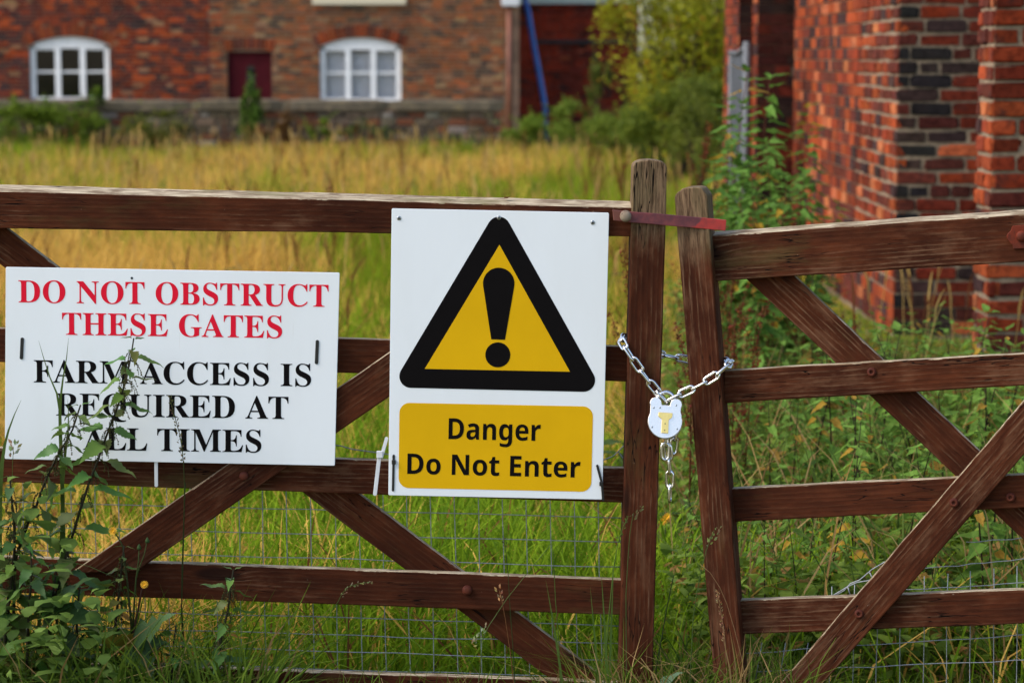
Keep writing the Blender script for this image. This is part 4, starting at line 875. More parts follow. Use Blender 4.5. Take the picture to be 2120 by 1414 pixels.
slab('roof', (bx0, OY - 0.018, bz + 0.003), (bx1 + 0.04, OY + 4.1, bz + 0.14), plain('felt_roof', (0.07, 0.07, 0.07), 0.9), barn)
slab('drain_ledge', (ox(1108), OY - 0.06, oz(91)), (bx1, OY - 0.008, oz(84)), plain('black_ledge', (0.02, 0.02, 0.02), 0.7), barn)
slab('wall', (bx1 + 0.003, OY + 0.02, -0.5), (bx1 + 0.95, OY + 0.25, oz(118)), M_MORTAR_DARK, barn)
slab('door', (bd[0] + 0.02, OY - 0.02, -0.4), (bd[1], OY + 0.018, bd[3]), plain('deep_red_door', (0.105, 0.006, 0.008), 0.7, spec=0.1), barn, 0.004)
slab('door_handle', (ox(1322), OY - 0.05, oz(166)), (ox(1330), OY - 0.022, oz(126)), plain('white_metal_plate', (0.7, 0.66, 0.68), 0.4), barn)
mb = MB(); mb.tube([P(1086, -6, 49.3), P(1094, 30, 49.2), P(1104, 90, 49.1), P(1118, 165, 49.0), P(1127, 215, 48.95), P(1130, 290, 48.9)], 0.055, 10)
o = mb.build('blue_pipe', plain('blue_plastic', (0.012, 0.085, 0.33), 0.4, var=0.15, scale=3), smooth=True)
tag(o, 'blue plastic pipe leaning in the gap between farmhouse and dark outbuilding', 'pipe')

# ---------------------------------------------------------------- garden wall in front of the house
WY = 44.0
wx = lambda px: P(px, 115, WY).x
wz = lambda py: P(1060, py, WY).z
gw = thing('garden_wall', 'low rubble stone garden wall with flat coping in front of the farmhouse', 'wall', (wx(500), WY, -0.37), kind='thing')
wtop, wcop, wend = wz(207), wz(232), wx(1040)
M_RUBBLE = plain('rubble_mortar', (0.13, 0.105, 0.075), 0.95, var=0.35, scale=6, bump=0.5)
slab('wall_core', (-14, WY + 0.03, -0.6), (wend - 0.03, WY + 0.33, wcop), M_RUBBLE, gw)
gst = NG('coping_stone'); cw = gst.n('NewGeometry').outputs['Position']; n1 = gst.noise(cw, 5, 6, 0.65); n2 = gst.noise(cw, 22, 5, 0.65)
c = gst.mix(gst.step(n1, 0.35, 0.65), (0.085, 0.066, 0.042), (0.150, 0.115, 0.068)); c = gst.mix(gst.step(n2, 0.55, 0.7, 0, 0.8), c, (0.060, 0.055, 0.032)); c = gst.mix(gst.step(n1, 0.60, 0.72, 0, 0.7), c, (0.24, 0.17, 0.05))
gst.set(Base_Color=c, Roughness=0.95); gst.bump(n2, 0.7, 0.02); M_STONE = gst.m
def rock_mesh(sx, sy, sz, amp, m, cuts=3):
    bm = bmesh.new(); bmesh.ops.create_cube(bm, size=1); bmesh.ops.bevel(bm, geom=bm.edges[:], offset=0.12, segments=1, affect='EDGES')
    for v in bm.verts: v.co = Vector((v.co.x * sx, v.co.y * sy, v.co.z * sz)) + Vector([random.uniform(-amp, amp) for _ in range(3)])
    me = bpy.data.meshes.new('stone'); bm.to_mesh(me); bm.free(); me.materials.append(m); return me
x = -14.0
while x < wend:
    l = min(random.uniform(1.4, 2.8), wend - x + 0.02)
    if l < 0.2: break
    me = rock_mesh(l - 0.006, 0.44, wtop - wcop - 0.004, 0.008, M_STONE)
    link(bpy.data.objects.new('coping_stone', me), Matrix.Translation((x + l / 2, WY + 0.17, (wtop + wcop) / 2 + random.uniform(-0.008, 0.008))), gw)
    x += l
pal_st = [(2, (0.15, 0.11, 0.07)), (2, (0.20, 0.15, 0.095)), (1.5, (0.08, 0.06, 0.042)), (1.2, (0.20, 0.075, 0.04)), (0.5, (0.30, 0.25, 0.19))]
STM = [rock_mesh(1, 1, 1, 0.05, M_BRICK) for _ in range(5)]
z = -0.38; n_st = 0
while z < wcop - 0.03:
    h = min(random.uniform(0.10, 0.16), wcop - z - 0.004); x = wx(-60) + random.uniform(-0.2, 0)
    while x < wend:
        l = min(random.uniform(0.16, 0.38), wend - x)
        if l > 0.07:
            o = link(bpy.data.objects.new('stone', random.choice(STM)), Matrix.Translation((x + l / 2, WY + 0.06, z + h / 2)) @ Matrix.Diagonal((l - 0.02, 0.12 + random.uniform(0, 0.03), h - 0.018, 1)), gw)
            o.color = (*pick(pal_st), 1); n_st += 1
        x += l
    z += h

# ---------------------------------------------------------------- brick building and pier on the gate's other side
def brick_mesh(l, d, h):
    bm = bmesh.new(); bmesh.ops.create_cube(bm, size=1); bmesh.ops.scale(bm, verts=bm.verts, vec=(l, d, h))
    bmesh.ops.bevel(bm, geom=bm.edges[:], offset=0.008, segments=2, affect='EDGES')
    for v in bm.verts: v.co += Vector([random.uniform(-0.0036, 0.0036) for _ in range(3)])
    me = bpy.data.meshes.new('brick'); bm.to_mesh(me); bm.free(); me.materials.append(M_BRICK); return me
BM = {k: [brick_mesh(1.0 * k, 0.06, 0.065) for _ in range(8)] for k in (0.215, 0.1025)}
def single_bricks(br, o, d, n, parent, colf):
    o, d, n = Vector(o), Vector(d), Vector(n)
    for a, b, z0, z1 in br:
        l = b - a; key = 0.215 if l > 0.15 else 0.1025
        ctr = o + d * ((a + b) / 2) + Vector((0, 0, (z0 + z1) / 2)) + n * (-0.03 + random.uniform(-0.005, 0.003))
        M = frame(ctr, d, -n) @ Matrix.Rotation(random.uniform(-0.02, 0.02), 4, 'Y') @ Matrix.Diagonal((l / key, 1, (z1 - z0) / 0.065, 1))
        ob = link(bpy.data.objects.new('brick', random.choice(BM[key])), M, parent)
        ob.color = (*colf(a, (z0 + z1) / 2), 1)
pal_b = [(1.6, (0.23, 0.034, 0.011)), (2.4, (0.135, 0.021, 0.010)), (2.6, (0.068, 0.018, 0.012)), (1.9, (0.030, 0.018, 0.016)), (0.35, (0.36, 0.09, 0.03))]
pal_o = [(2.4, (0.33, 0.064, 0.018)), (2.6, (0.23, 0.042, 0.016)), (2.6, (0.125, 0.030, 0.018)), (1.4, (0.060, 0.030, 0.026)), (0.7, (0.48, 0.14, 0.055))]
pal_dark_red = [(3, (0.050, 0.014, 0.010)), (2, (0.10, 0.018, 0.010)), (2, (0.026, 0.014, 0.012)), (0.6, (0.17, 0.028, 0.013))]  # darker brick reds for the buttress faces turned towards the viewer
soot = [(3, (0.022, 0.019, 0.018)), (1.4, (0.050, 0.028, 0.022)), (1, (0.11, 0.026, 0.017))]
BY, BX = 13.0, P(1855, 300, 13.0).x
bld = thing('brick_building', 'old sooty red brick building with stepped buttresses behind the second gate', 'building', (BX + 1, BY, 0))
BZ = 4.2
slab('wall_core', (BX + 0.010, BY + 0.010, -0.2), (BX + 5, BY + 6.2, BZ), M_MORTAR, bld)
front = courses(0, 5.0, -0.05, BZ, bl=0.225, bh=0.0735, j=0.009); left = courses(0.0, 4.78, -0.05, BZ, bh=0.0735, j=0.009)
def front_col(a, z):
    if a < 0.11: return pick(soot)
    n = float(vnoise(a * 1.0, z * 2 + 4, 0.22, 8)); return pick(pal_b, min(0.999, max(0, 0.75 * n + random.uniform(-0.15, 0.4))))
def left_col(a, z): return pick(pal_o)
near_f = [b for b in front if b[0] < 0.70 and 0.15 < b[2] < 1.96]; far_f = [b for b in front if b not in near_f]
cand = sorted([b for b in left if 0.15 < b[2] < 1.96], key=lambda b: b[0])
near_l = cand[:max(0, 300 - len(near_f))]; far_l = [b for b in left if b not in set(near_l)]
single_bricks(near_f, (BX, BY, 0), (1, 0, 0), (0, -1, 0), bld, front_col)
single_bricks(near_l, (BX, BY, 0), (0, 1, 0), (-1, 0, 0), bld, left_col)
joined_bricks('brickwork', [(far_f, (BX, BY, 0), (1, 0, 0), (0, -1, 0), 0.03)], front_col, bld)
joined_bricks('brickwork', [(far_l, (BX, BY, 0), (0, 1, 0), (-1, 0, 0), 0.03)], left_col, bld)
for (px, y0, y1, xr) in ((1565, 17.80, 18.3, BX + 0.015), (1527, 18.16, 19.4, None)):
    xa = P(px, 300, y0).x; xr = xr if xr else P(1565, 300, 17.8).x + 0.06
    slab('buttress', (xa + 0.014, y0 + 0.014, -0.2), (xr, y1, BZ - 0.2), M_MORTAR_DARK, bld)
    joined_bricks('buttress_brickwork', [(courses(0, xr - xa, -0.05, BZ - 0.2, j=0.006), (xa, y0, 0), (1, 0, 0), (0, -1, 0), 0.03)], lambda a, z: pick(pal_dark_red), bld)
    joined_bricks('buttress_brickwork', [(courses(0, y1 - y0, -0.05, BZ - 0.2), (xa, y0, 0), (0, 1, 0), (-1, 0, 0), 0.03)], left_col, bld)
slab('roof', (BX - 0.3, BY - 0.3, BZ + 0.003), (BX + 5.3, BY + 6.5, BZ + 0.15), plain('slate_roof', (0.09, 0.09, 0.10), 0.7), bld)
PY, PX = 10.0, P(2050, 300, 10.0).x
pier = thing('brick_pier', 'square red brick gate pier standing closest to the open gate', 'pier', (PX + 0.22, PY + 0.17, 0))
slab('pier_core', (PX + 0.010, PY + 0.010, -0.2), (PX + 0.66, PY + 0.31, 2.0), M_MORTAR, pier)
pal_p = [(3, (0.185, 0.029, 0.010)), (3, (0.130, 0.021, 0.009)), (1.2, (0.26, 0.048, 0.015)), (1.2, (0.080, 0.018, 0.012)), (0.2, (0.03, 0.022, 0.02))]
pf = courses(0, 0.675, 0.0, 2.0, bh=0.0745); plf = courses(0, 0.325, 0.0, 2.0, bh=0.0745)
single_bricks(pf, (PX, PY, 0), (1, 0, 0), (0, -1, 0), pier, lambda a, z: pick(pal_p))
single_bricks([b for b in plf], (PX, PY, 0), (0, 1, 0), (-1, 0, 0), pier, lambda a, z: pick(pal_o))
slab('cap_stone', (PX - 0.05, PY - 0.05, 2.003), (PX + 0.72, PY + 0.37, 2.10), M_STONE, pier, 0.015)
# grey metal sheet gate folded back against the building
mg = thing('metal_gate', 'grey galvanised metal sheet gate standing against the brick buttresses', 'gate', (P(1530, 500, 17.2).x, 17.2, 0))
a, b = P(1513, 300, 17.35), P(1545, 300, 16.9)
u = (b - a); u.z = 0; L_ = u.length; M = frame(Vector((a.x, a.y, 0)), u, (0, 0, 1)); ztop = P(1513, 108, 17.3).z
M_SHEET = plain('grey_sheet_metal', (0.045, 0.050, 0.058), 0.7, 0.0, var=0.2, scale=4)
mb = MB(); n = 16; vs = []
for k in range(n + 1): vs += [(L_ * k / n, 0.02, 0.012 * (k % 2)), (L_ * k / n, ztop, 0.012 * (k % 2))]
mb.add(vs, [(2*k, 2*k+2, 2*k+3, 2*k+1) for k in range(n)]); mb.build('sheet', M_SHEET, mg, M)
M_TUBE = plain('galvanised_tube', (0.115, 0.122, 0.13), 0.7, 0.0, var=0.15)
for x_, zt in ((0.0, ztop + 0.01), (L_, ztop + 0.07)):
    mb = MB(); mb.tube([(x_, 0, 0.006), (x_, zt, 0.006)], 0.024 if x_ else 0.016, 10); mb.build('tube_post', M_TUBE, mg, M, True)
mb = MB(); mb.tube([(0.01, ztop, 0.02), (L_ * 0.5, ztop - 0.012, 0.02), (L_ - 0.02, ztop + 0.03, 0.02)], 0.012, 8); mb.build('top_tube', M_TUBE, mg, M, True)
# ---------------------------------------------------------------- vegetation
def blades(name, base, h, w, face, lean_dir, lean, c0, c1, m=M_GRASS, prof=(1.0, 0.9, 0.6), lev=(0.0, 0.42, 0.78, 1.0)):
    """one mesh of N blades; every argument is an array over the blades"""
    N = len(h); nl = 4
    t = np.array(lev)[None, :, None]
    up = np.zeros((N, 1, 3)); up[:, 0, 2] = 1
    ld = np.stack([np.cos(lean_dir), np.sin(lean_dir), np.zeros(N)], 1)[:, None, :]
    hh = h[:, None, None]; ln = lean[:, None, None]
    ctr = base[:, None, :] + up * hh * (t * (1 - 0.35 * ln * t * t)) + ld * hh * ln * (t ** 2.2)
    sd = np.stack([np.cos(face), np.sin(face), np.zeros(N)], 1)
    V = np.zeros((N, 7, 3), np.float32); C = np.ones((N, 7, 4), np.float32)
    for i in range(3):
        off = sd * (w * prof[i] * 0.5)[:, None]
        V[:, 2*i] = ctr[:, i] - off; V[:, 2*i+1] = ctr[:, i] + off
        tt = lev[i]; cc = c0 * (1 - tt) + c1 * tt
        C[:, 2*i, :3] = cc; C[:, 2*i+1, :3] = cc
    V[:, 6] = ctr[:, 3]; C[:, 6, :3] = c1
    me = bpy.data.meshes.new(name)
    me.vertices.add(N * 7); me.vertices.foreach_set('co', V.ravel())
    lp_ = np.array([0, 1, 3, 2, 2, 3, 5, 4, 4, 5, 6]); b = (np.arange(N) * 7)[:, None]
    me.loops.add(N * 11); me.loops.foreach_set('vertex_index', (lp_[None, :] + b).ravel().astype(np.int32))
    me.polygons.add(N * 3)
    st = (np.array([0, 4, 8])[None, :] + (np.arange(N) * 11)[:, None]).ravel().astype(np.int32)
    me.polygons.foreach_set('loop_start', st)
    me.update(calc_edges=True)
    at = me.attributes.new('Col', 'FLOAT_COLOR', 'POINT'); at.data.foreach_set('color', C.ravel())
    me.materials.append(m)
    return link(bpy.data.objects.new(name, me))
def lerp(a, b, t): return np.asarray(a)[None, :] * (1 - t[:, None]) + np.asarray(b)[None, :] * t[:, None]
def gz(y): return -0.37 * np.clip((y - 6) / 38, 0, 1)
GREEN_D, GREEN_L = (0.095, 0.185, 0.008), (0.27, 0.40, 0.018)
STRAW_D, STRAW_L = (0.58, 0.33, 0.062), (0.86, 0.54, 0.12)
RUST = (0.22, 0.085, 0.030)

def height_cap(x, y):
    # the rough growth stays low in front of the brick building and its pier
    k = np.clip((np.asarray(x) / y - 0.105) / 0.02, 0, 1)
    return (1.47 - 0.110 * y) * k + 9.0 * (1 - k)
def scatter(n, y0, y1, power=1.0, margin=1.7, xmax=None):
    u = rng.random(n) ** power; y = y0 + (y1 - y0) * u
    hw = 0.225 * y + margin
    x = (rng.random(n) * 2 - 1) * hw
    return x, y
def field(n, y0, y1, name, label, hr, wr, power=1.0, clump=0.5):
    x, y = scatter(int(n * 1.25), y0, y1, power)
    keep = ~((x > 1.45 + 0.10 * (y - 5)) & (y > 12.6) & (y < 28))
    keep &= ~((y < 12.6) & (x > 0.055 * y + 0.1) & (rng.random(len(x)) < 0.72))
    keep &= rng.random(len(x)) < 0.45 + 0.55 * vnoise(x, y, 0.35, 21) * 1.6
    x, y = x[keep][:n], y[keep][:n]
    N = len(x)
    # how dry the grass is: straw in the middle distance on one side, green towards the gate and the other side
    u = x / y
    sm = lambda v, lo, hi: np.clip((v - lo) / (hi - lo), 0, 1) ** 2 * (3 - 2 * np.clip((v - lo) / (hi - lo), 0, 1))
    far_, near_ = sm(y, 17, 24), 1 - sm(y, 7.5, 11)
    d_far = 0.16 + 0.40 * sm(u, -0.18, -0.11) - 0.32 * sm(u, -0.06, 0.02) - 0.15 * sm(y, 32, 42)
    d_mid = 0.94 - 0.74 * sm(u, -0.105, -0.065)
    d_near = 0.50 - 0.44 * sm(u, -0.17, -0.11)
    dry = d_far * far_ + (1 - far_) * (d_mid * (1 - near_) + d_near * near_)
    dry += (vnoise(x, y * 0.30, 1.4, 1) - 0.5) * 1.2 * (1 - 0.6 * near_) + (vnoise(x, y * 0.4, 0.45, 2) - 0.5) * 0.8 * (1 - 0.5 * near_)
    dry = np.clip(dry, 0.03, 0.97)
    isdry = rng.random(N) < dry
    t = rng.random(N)
    olive = rng.random(N) < 0.06 + 0.60 * sm(y, 8, 15)
    gcol = np.where(olive[:, None], lerp((0.17, 0.225, 0.010), (0.38, 0.42, 0.026), t), lerp(GREEN_D, GREEN_L, t))
    c1 = np.where(isdry[:, None], lerp(STRAW_D, STRAW_L, t), gcol)
    rust = rng.random(N) < 0.025 + 0.03 * sm(y, 8, 14) + 0.06 * (vnoise(x, y, 0.9, 6) > 0.62)
    c1 = np.where(rust[:, None], np.array(RUST)[None, :] * (0.7 + 0.6 * t[:, None]), c1)
    c0 = c1 * 0.95
    h = (hr[0] + (hr[1] - hr[0]) * rng.random(N) ** 1.6) * (0.30 + 1.25 * vnoise(x, y, 0.8, 4))
    h = np.minimum(h, np.maximum(0.05, height_cap(x, y) * (0.6 + 0.4 * rng.random(N))))
    w = wr[0] + (wr[1] - wr[0]) * rng.random(N)
    base = np.stack([x, y, gz(y) - 0.01], 1)
    ld = rng.random(N) * 2 * np.pi + 0.0
    ln = 0.15 + 0.95 * rng.random(N) ** 1.3 * (0.5 + vnoise(x, y, 0.8, 14)) + 0.25 * (h < 0.25)
    o = blades(name, base, h, w, (rng.random(N) - 0.5) * 2.2, ld, ln, c0, c1)
    tag(o, label, 'grass', kind='stuff')
    return x, y, h, isdry
field(82000, 5.12, 9.5, 'grass', 'lush green grass growing just behind the gates', (0.10, 0.36), (0.004, 0.008), 0.9)
field(115000, 9.5, 19, 'grass', 'mixed green and straw coloured grass in the middle of the field', (0.12, 0.40), (0.004, 0.009), 0.9)
field(165000, 19, 43.6, 'grass', 'tall dry golden grass in front of the garden wall', (0.10, 0.40), (0.006, 0.014), 0.85)
# seed stalks standing above the field
n = 2400
x, y = scatter(n, 9.0, 43.5, 0.8); k = ~((x > 1.40 + 0.10 * (y - 5)) & (y > 12.6) & (y < 28)); k &= vnoise(x, y, 1.0, 9) > 0.38; x, y = x[k], y[k]; N = len(x)
h = (0.32 + 0.40 * rng.random(N)); t = rng.random(N); rs = rng.random(N) < 0.16 + 0.3 * (vnoise(x, y, 0.8, 6) > 0.66)
cc = np.where(rs[:, None], np.array((0.17, 0.058, 0.024))[None, :] * (0.7 + 0.7 * t[:, None]), lerp((0.42, 0.26, 0.075), (0.66, 0.43, 0.14), t))
b = np.stack([x, y, gz(y)], 1); ldr = rng.random(N) * 6.28; lnn = 0.08 + 0.2 * rng.random(N)
o = blades('seed_stalks', b, h, 0.003 + 0.0001 * y, (rng.random(N) - .5), ldr, lnn, cc, cc, prof=(1, 1, 1)); tag(o, 'thin dry seed stalks rising from the golden grass', 'grass', kind='stuff')
tip = b + np.stack([np.cos(ldr) * h * lnn * 0.55, np.sin(ldr) * h * lnn * 0.55, h * 0.74], 1)
o = blades('seed_heads', tip, 0.13 + 0.11 * rng.random(N), 0.007 + 0.0003 * y, (rng.random(N) - .5), ldr, lnn * 1.6, cc, cc, prof=(0.3, 1.0, 0.8)); tag(o, 'feathery dry seed heads over the golden grass', 'grass', kind='stuff')

# grass along the foot of the gates, on the viewer's side too
def verge(n, x0, x1, y0, y1, hr, wr, name, label, dark=1.0, dryp=0.08, lean=0.9):
    x = x0 + (x1 - x0) * rng.random(n); y = y0 + (y1 - y0) * rng.random(n); t = rng.random(n)
    c1 = lerp((0.050, 0.095, 0.010), (0.150, 0.225, 0.026), t) * dark; d = rng.random(n) < dryp; c1 = np.where(d[:, None], lerp((0.22, 0.135, 0.050), (0.46, 0.31, 0.13), t), c1)
    h = hr[0] + (hr[1] - hr[0]) * rng.random(n) ** 1.7
    o = blades(name, np.stack([x, y, np.full(n, -0.01)], 1), h, wr[0] + (wr[1] - wr[0]) * rng.random(n), (rng.random(n) - .5) * 2.4, rng.random(n) * 6.28, 0.2 + lean * rng.random(n) ** 1.2, c1 * 0.9, c1, lev=(0, .35, .7, 1))
    tag(o, label, 'grass', kind='stuff')
verge(3600, -1.75, -0.50, 4.60, 4.98, (0.16, 0.44), (0.004, 0.009), 'grass', 'dense arching grass blades at the foot of the gate beneath the notice sign')
verge(1500, -0.50, 0.25, 4.75, 5.05, (0.10, 0.25), (0.003, 0.006), 'grass', 'short grass along the bottom rail beneath the warning sign')
verge(1400, 0.15, 0.62, 4.75, 5.08, (0.14, 0.34), (0.003, 0.006), 'grass', 'thin part dry grass around the feet of the two chained posts', dryp=0.28)
verge(2400, 0.60, 1.75, 4.55, 4.98, (0.12, 0.25), (0.003, 0.006), 'grass', 'part dry grass under the gate beside the brick pier', dryp=0.22)

# ---- leaves
def leaf_data(l=1.0, w=0.55, teeth=7, fold=0.28, droop=0.35, tooth=0.13):
    """a toothed pointed leaf along +x, z up; returns vertices and faces"""
    n = teeth * 2; vs = []; fs = []
    for i in range(n + 1):
        t = i / n
        prof = w * 0.5 * (math.sin(math.pi * t ** 0.62) ** 0.9 if 0 < t < 1 else 0.0) * (1 - 0.25 * t)
        if 0 < i < n and i % 2: prof *= (1 + tooth)
        elif 0 < i < n: prof *= (1 - tooth)
        x = l * t - (0.02 * l if i % 2 else 0); z = -droop * l * t ** 2 * 0.6 + 0.05 * l * math.sin(t * 9)
        vs += [(x, -prof, z + prof * fold), (x, 0, z), (x, prof, z + prof * fold)]
    for i in range(n):
        a = 3 * i
        fs += [(a, a+3, a+4, a+1), (a+1, a+4, a+5, a+2)]
    return vs, fs
def leaf_mesh(**k):
    mb = MB(); mb.add(*leaf_data(**k)); return mb.mesh('leaf', M_LEAF1, True)
NETTLE = [leaf_mesh(w=0.48, droop=d, fold=f) for d, f in ((0.3, 0.3), (0.7, 0.2), (1.0, 0.35))]
def nettle_front(path, Y, label, l0=0.042, l1=0.084, tassel=True, col0=(0.115, 0.185, 0.045), n_nodes=None, yellow=0.0, start=0.0):
    """a stinging nettle in the foreground: stem through the photo points of path (top first), every leaf its own mesh"""
    pts = [P(x, y, Y + random.uniform(-0.01, 0.01)) for x, y in path]
    g0 = pts[-1].copy(); t = thing('nettle', label, 'nettle', (g0.x, Y, 0), 'nettles growing up in front of the gate')
    if g0.z > 0.02: pts.append(Vector((g0.x - 0.02, Y + 0.02, 0.0)))
    mb = MB(); n = len(pts); mb.tube(pts, [0.0016 + 0.0026 * i / (n - 1) for i in range(n)], 6, (0.050, 0.045, 0.026)); mb.build('stem', M_LEAF, t, smooth=True)
    s = [0]; tz = MB()
    for i in range(1, n): s.append(s[-1] + (pts[i] - pts[i-1]).length)
    q, k = 0.004, 0
    while q < s[-1] - 0.05:
        i = max(j for j in range(n) if s[j] <= q); i = min(i, n - 2)
        p = pts[i].lerp(pts[i+1], (q - s[i]) / (s[i+1] - s[i])); f = min(1, q / 0.45)
        ax = (pts[i] - pts[i+1]).normalized()
        az0 = (k % 2) * math.pi / 2 + random.uniform(-0.3, 0.3) + start
        for sd in (0, math.pi):
            az = az0 + sd + random.uniform(-0.25, 0.25)
            d = Vector((math.cos(az), math.sin(az) * 0.9, 0)); el = random.uniform(-0.35, 0.25) - 0.1 * f
            d = (d * math.cos(el) + ax * (math.sin(el) + (0.55 if q < 0.02 else 0.1)))
            L = (l0 + (l1 - l0) * f ** 0.8) * random.uniform(0.75, 1.15) * (0.55 if q < 0.012 else 1)
            pet = p + d.normalized() * L * 0.22
            M = frame(pet, d, ax.cross(d)) @ Matrix.Rotation(random.uniform(-0.5, 0.5), 4, 'X') @ Matrix.Scale(L, 4)
            ob = link(bpy.data.objects.new('leaf', NETTLE[random.randrange(3)]), M, t)
            c = [x * random.uniform(0.75, 1.3) for x in col0]
            if random.random() < yellow * f: c = [0.42 * random.uniform(.7, 1.1), 0.24 * random.uniform(.7, 1.1), 0.035]
            ob.color = (*c, 1)
            if tassel and q > 0.02:
                for _ in range(3):
                    a2 = az + random.uniform(-0.9, 0.9); ln = random.uniform(0.018, 0.042); pp = p.copy(); dd = Vector((math.cos(a2), math.sin(a2), 0.3)); tp = [p.copy()]
                    for _k in range(9):
                        dd = (dd + Vector((random.uniform(-.2, .2), random.uniform(-.2, .2), -0.42))).normalized(); pp = pp + dd * ln / 8; tp.append(pp.copy())
                        c2 = (0.085 * random.uniform(.7, 1.3), 0.085 * random.uniform(.7, 1.3), 0.028); r = random.uniform(0.0011, 0.0022)
                        o3 = pp + Vector([random.uniform(-.001, .001) for _ in range(3)])
                        tz.add([o3 + Vector(v) * r for v in ((1,0,0),(-1,0,0),(0,1,0),(0,-1,0),(0,0,1),(0,0,-1))], [(0,2,4),(2,1,4),(1,3,4),(3,0,4),(2,0,5),(1,2,5),(3,1,5),(0,3,5)], c2)
                    tz.tube(tp, 0.0004, 3, (0.07, 0.07, 0.03), False)
        q += (0.020 + 0.027 * f) * random.uniform(0.85, 1.15); k += 1
    if tz.v: o = tz.build('seed_tassels', M_LEAF, t); o['kind'] = 'stuff'
    return t
nettle_front([(277, 700), (271, 739), (261, 787), (242, 847), (223, 895), (200, 960), (185, 997), (167, 1052), (146, 1123), (129, 1176), (105, 1280), (92, 1400)], 4.86, 'tall seeding nettle reaching up to the word GATES on the notice sign')
nettle_front([(167, 838), (150, 890), (115, 951), (91, 1002), (75, 1048), (61, 1075), (35, 1146), (18, 1230), (5, 1400)], 4.84, 'seeding nettle leaning across the letter R of REQUIRED', start=0.7)
nettle_front([(483, 1178), (478, 1215), (472, 1263), (457, 1322), (450, 1400)], 4.86, 'small nettle with yellowing lower leaves in front of the lowest rails', l0=0.04, l1=0.085, yellow=0.55)
nettle_front([(257, 1130), (252, 1170), (248, 1215), (240, 1280), (232, 1400)], 4.85, 'pale drooping nettle beside the yellow flowers', l0=0.03, l1=0.06, col0=(0.16, 0.22, 0.045), yellow=0.5)
nettle_front([(30, 1100), (28, 1150), (22, 1220), (12, 1300), (5, 1400)], 4.80, 'leafy dark nettle half out of the picture below the notice sign', tassel=False, col0=(0.09, 0.155, 0.038))
nettle_front([(118, 1170), (110, 1230), (102, 1300), (100, 1400)], 4.82, 'bushy dark nettle under the corner of the notice sign', tassel=False, l0=0.04, l1=0.075, col0=(0.095, 0.165, 0.038), start=0.4)

nettle_front([(20, 985), (24, 1030), (30, 1090), (30, 1200), (25, 1400)], 4.81, 'dark nettle under the outer bottom corner of the notice sign', col0=(0.095, 0.160, 0.040), l0=0.036, l1=0.075, start=0.2)
nettle_front([(62, 1125), (66, 1180), (60, 1260), (55, 1400)], 4.78, 'low broad nettle closest to the viewer below the notice sign', tassel=False, l0=0.045, l1=0.08, col0=(0.10, 0.17, 0.040), start=0.9)
nettle_front([(165, 1215), (160, 1260), (158, 1320), (160, 1420)], 4.79, 'short nettle between the notice sign corner and the yellow flowers', tassel=False, l0=0.04, l1=0.075, col0=(0.105, 0.175, 0.042), start=0.5)
nettle_front([(365, 1290), (360, 1330), (356, 1380), (358, 1440)], 4.82, 'short nettle with yellowed leaves between the two flowering weeds', tassel=False, l0=0.04, l1=0.08, yellow=0.5, start=0.3)

# sow thistle with yellow flowers
st = thing('sow_thistle', 'sow thistle with two yellow flowers and large lobed leaves before the gate', 'thistle', (P(275, 1400, 4.84).x, 4.84, 0))
def stem(parent, path, Y, r0, r1, c, name='stem'):
    pts = [P(x, y, Y) for x, y in path]; mb = MB(); n = len(pts)
    mb.tube(pts, [r0 + (r1 - r0) * i / (n - 1) for i in range(n)], 6, c); return mb.build(name, M_LEAF, parent, smooth=True)
stem(st, [(299, 1212), (293, 1222), (286, 1262), (278, 1300), (274, 1340), (273, 1420), (275, 1560)], 4.84, 0.0013, 0.0045, (0.075, 0.035, 0.022))
stem(st, [(234, 1100), (243, 1110), (254, 1130), (262, 1190), (270, 1270), (274, 1330)], 4.845, 0.0012, 0.003, (0.06, 0.075, 0.025))
stem(st, [(288, 1132), (287, 1160), (282, 1195), (279, 1230), (275, 1300)], 4.842, 0.0010, 0.002, (0.07, 0.10, 0.03))
stem(st, [(305, 1118), (298, 1150), (288, 1175), (283, 1195)], 4.842, 0.0010, 0.0015, (0.07, 0.10, 0.03))
M_PETAL = plain('yellow_petal', (0.80, 0.40, 0.008), 0.6)
def flower(px, py, Y, r, parent, tilt=(0, -1, 0.4)):
    mb = MB(); c = P(px, py, Y); n = Vector(tilt).normalized(); a = n.cross(Vector((0, 0, 1))).normalized(); b = n.cross(a)
    for ring, (rr, kk) in enumerate(((1.0, 15), (0.7, 11), (0.42, 8))):
        for k in range(kk):
            t0 = 2 * math.pi * (k + 0.5 * ring) / kk; d = a * math.cos(t0) + b * math.sin(t0); e = a * -math.sin(t0) + b * math.cos(t0)
            p0 = c + n * 0.001 * ring; p1 = c + d * r * rr + n * r * (0.25 + 0.2 * ring)
            mb.add([p0 - e * r * .05, p0 + e * r * .05, p1 + e * r * .11, p1 - e * r * .11], [(0, 1, 2, 3)])
    mb.build('flower', M_PETAL, parent)
    mb = MB(); q = c - n * 0.010; mb.tube([q, c - n * 0.004, c + n * 0.0015], [0.0025, 0.005, 0.0048], 8, (0.07, 0.10, 0.03)); mb.build('flower_cup', M_LEAF, parent, smooth=True)
flower(234, 1099, 4.845, 0.0085, st); flower(299, 1210, 4.84, 0.008, st)
for (x, y) in ((288, 1131), (305, 1117)):
    mb = MB(); c = P(x, y, 4.842); mb.tube([c - Vector((0, 0, .006)), c - Vector((0, 0, .002)), c + Vector((0, 0, .005))], [0.0045, 0.0048, 0.001], 8, (0.06, 0.11, 0.035)); mb.build('bud', M_LEAF, st, smooth=True)
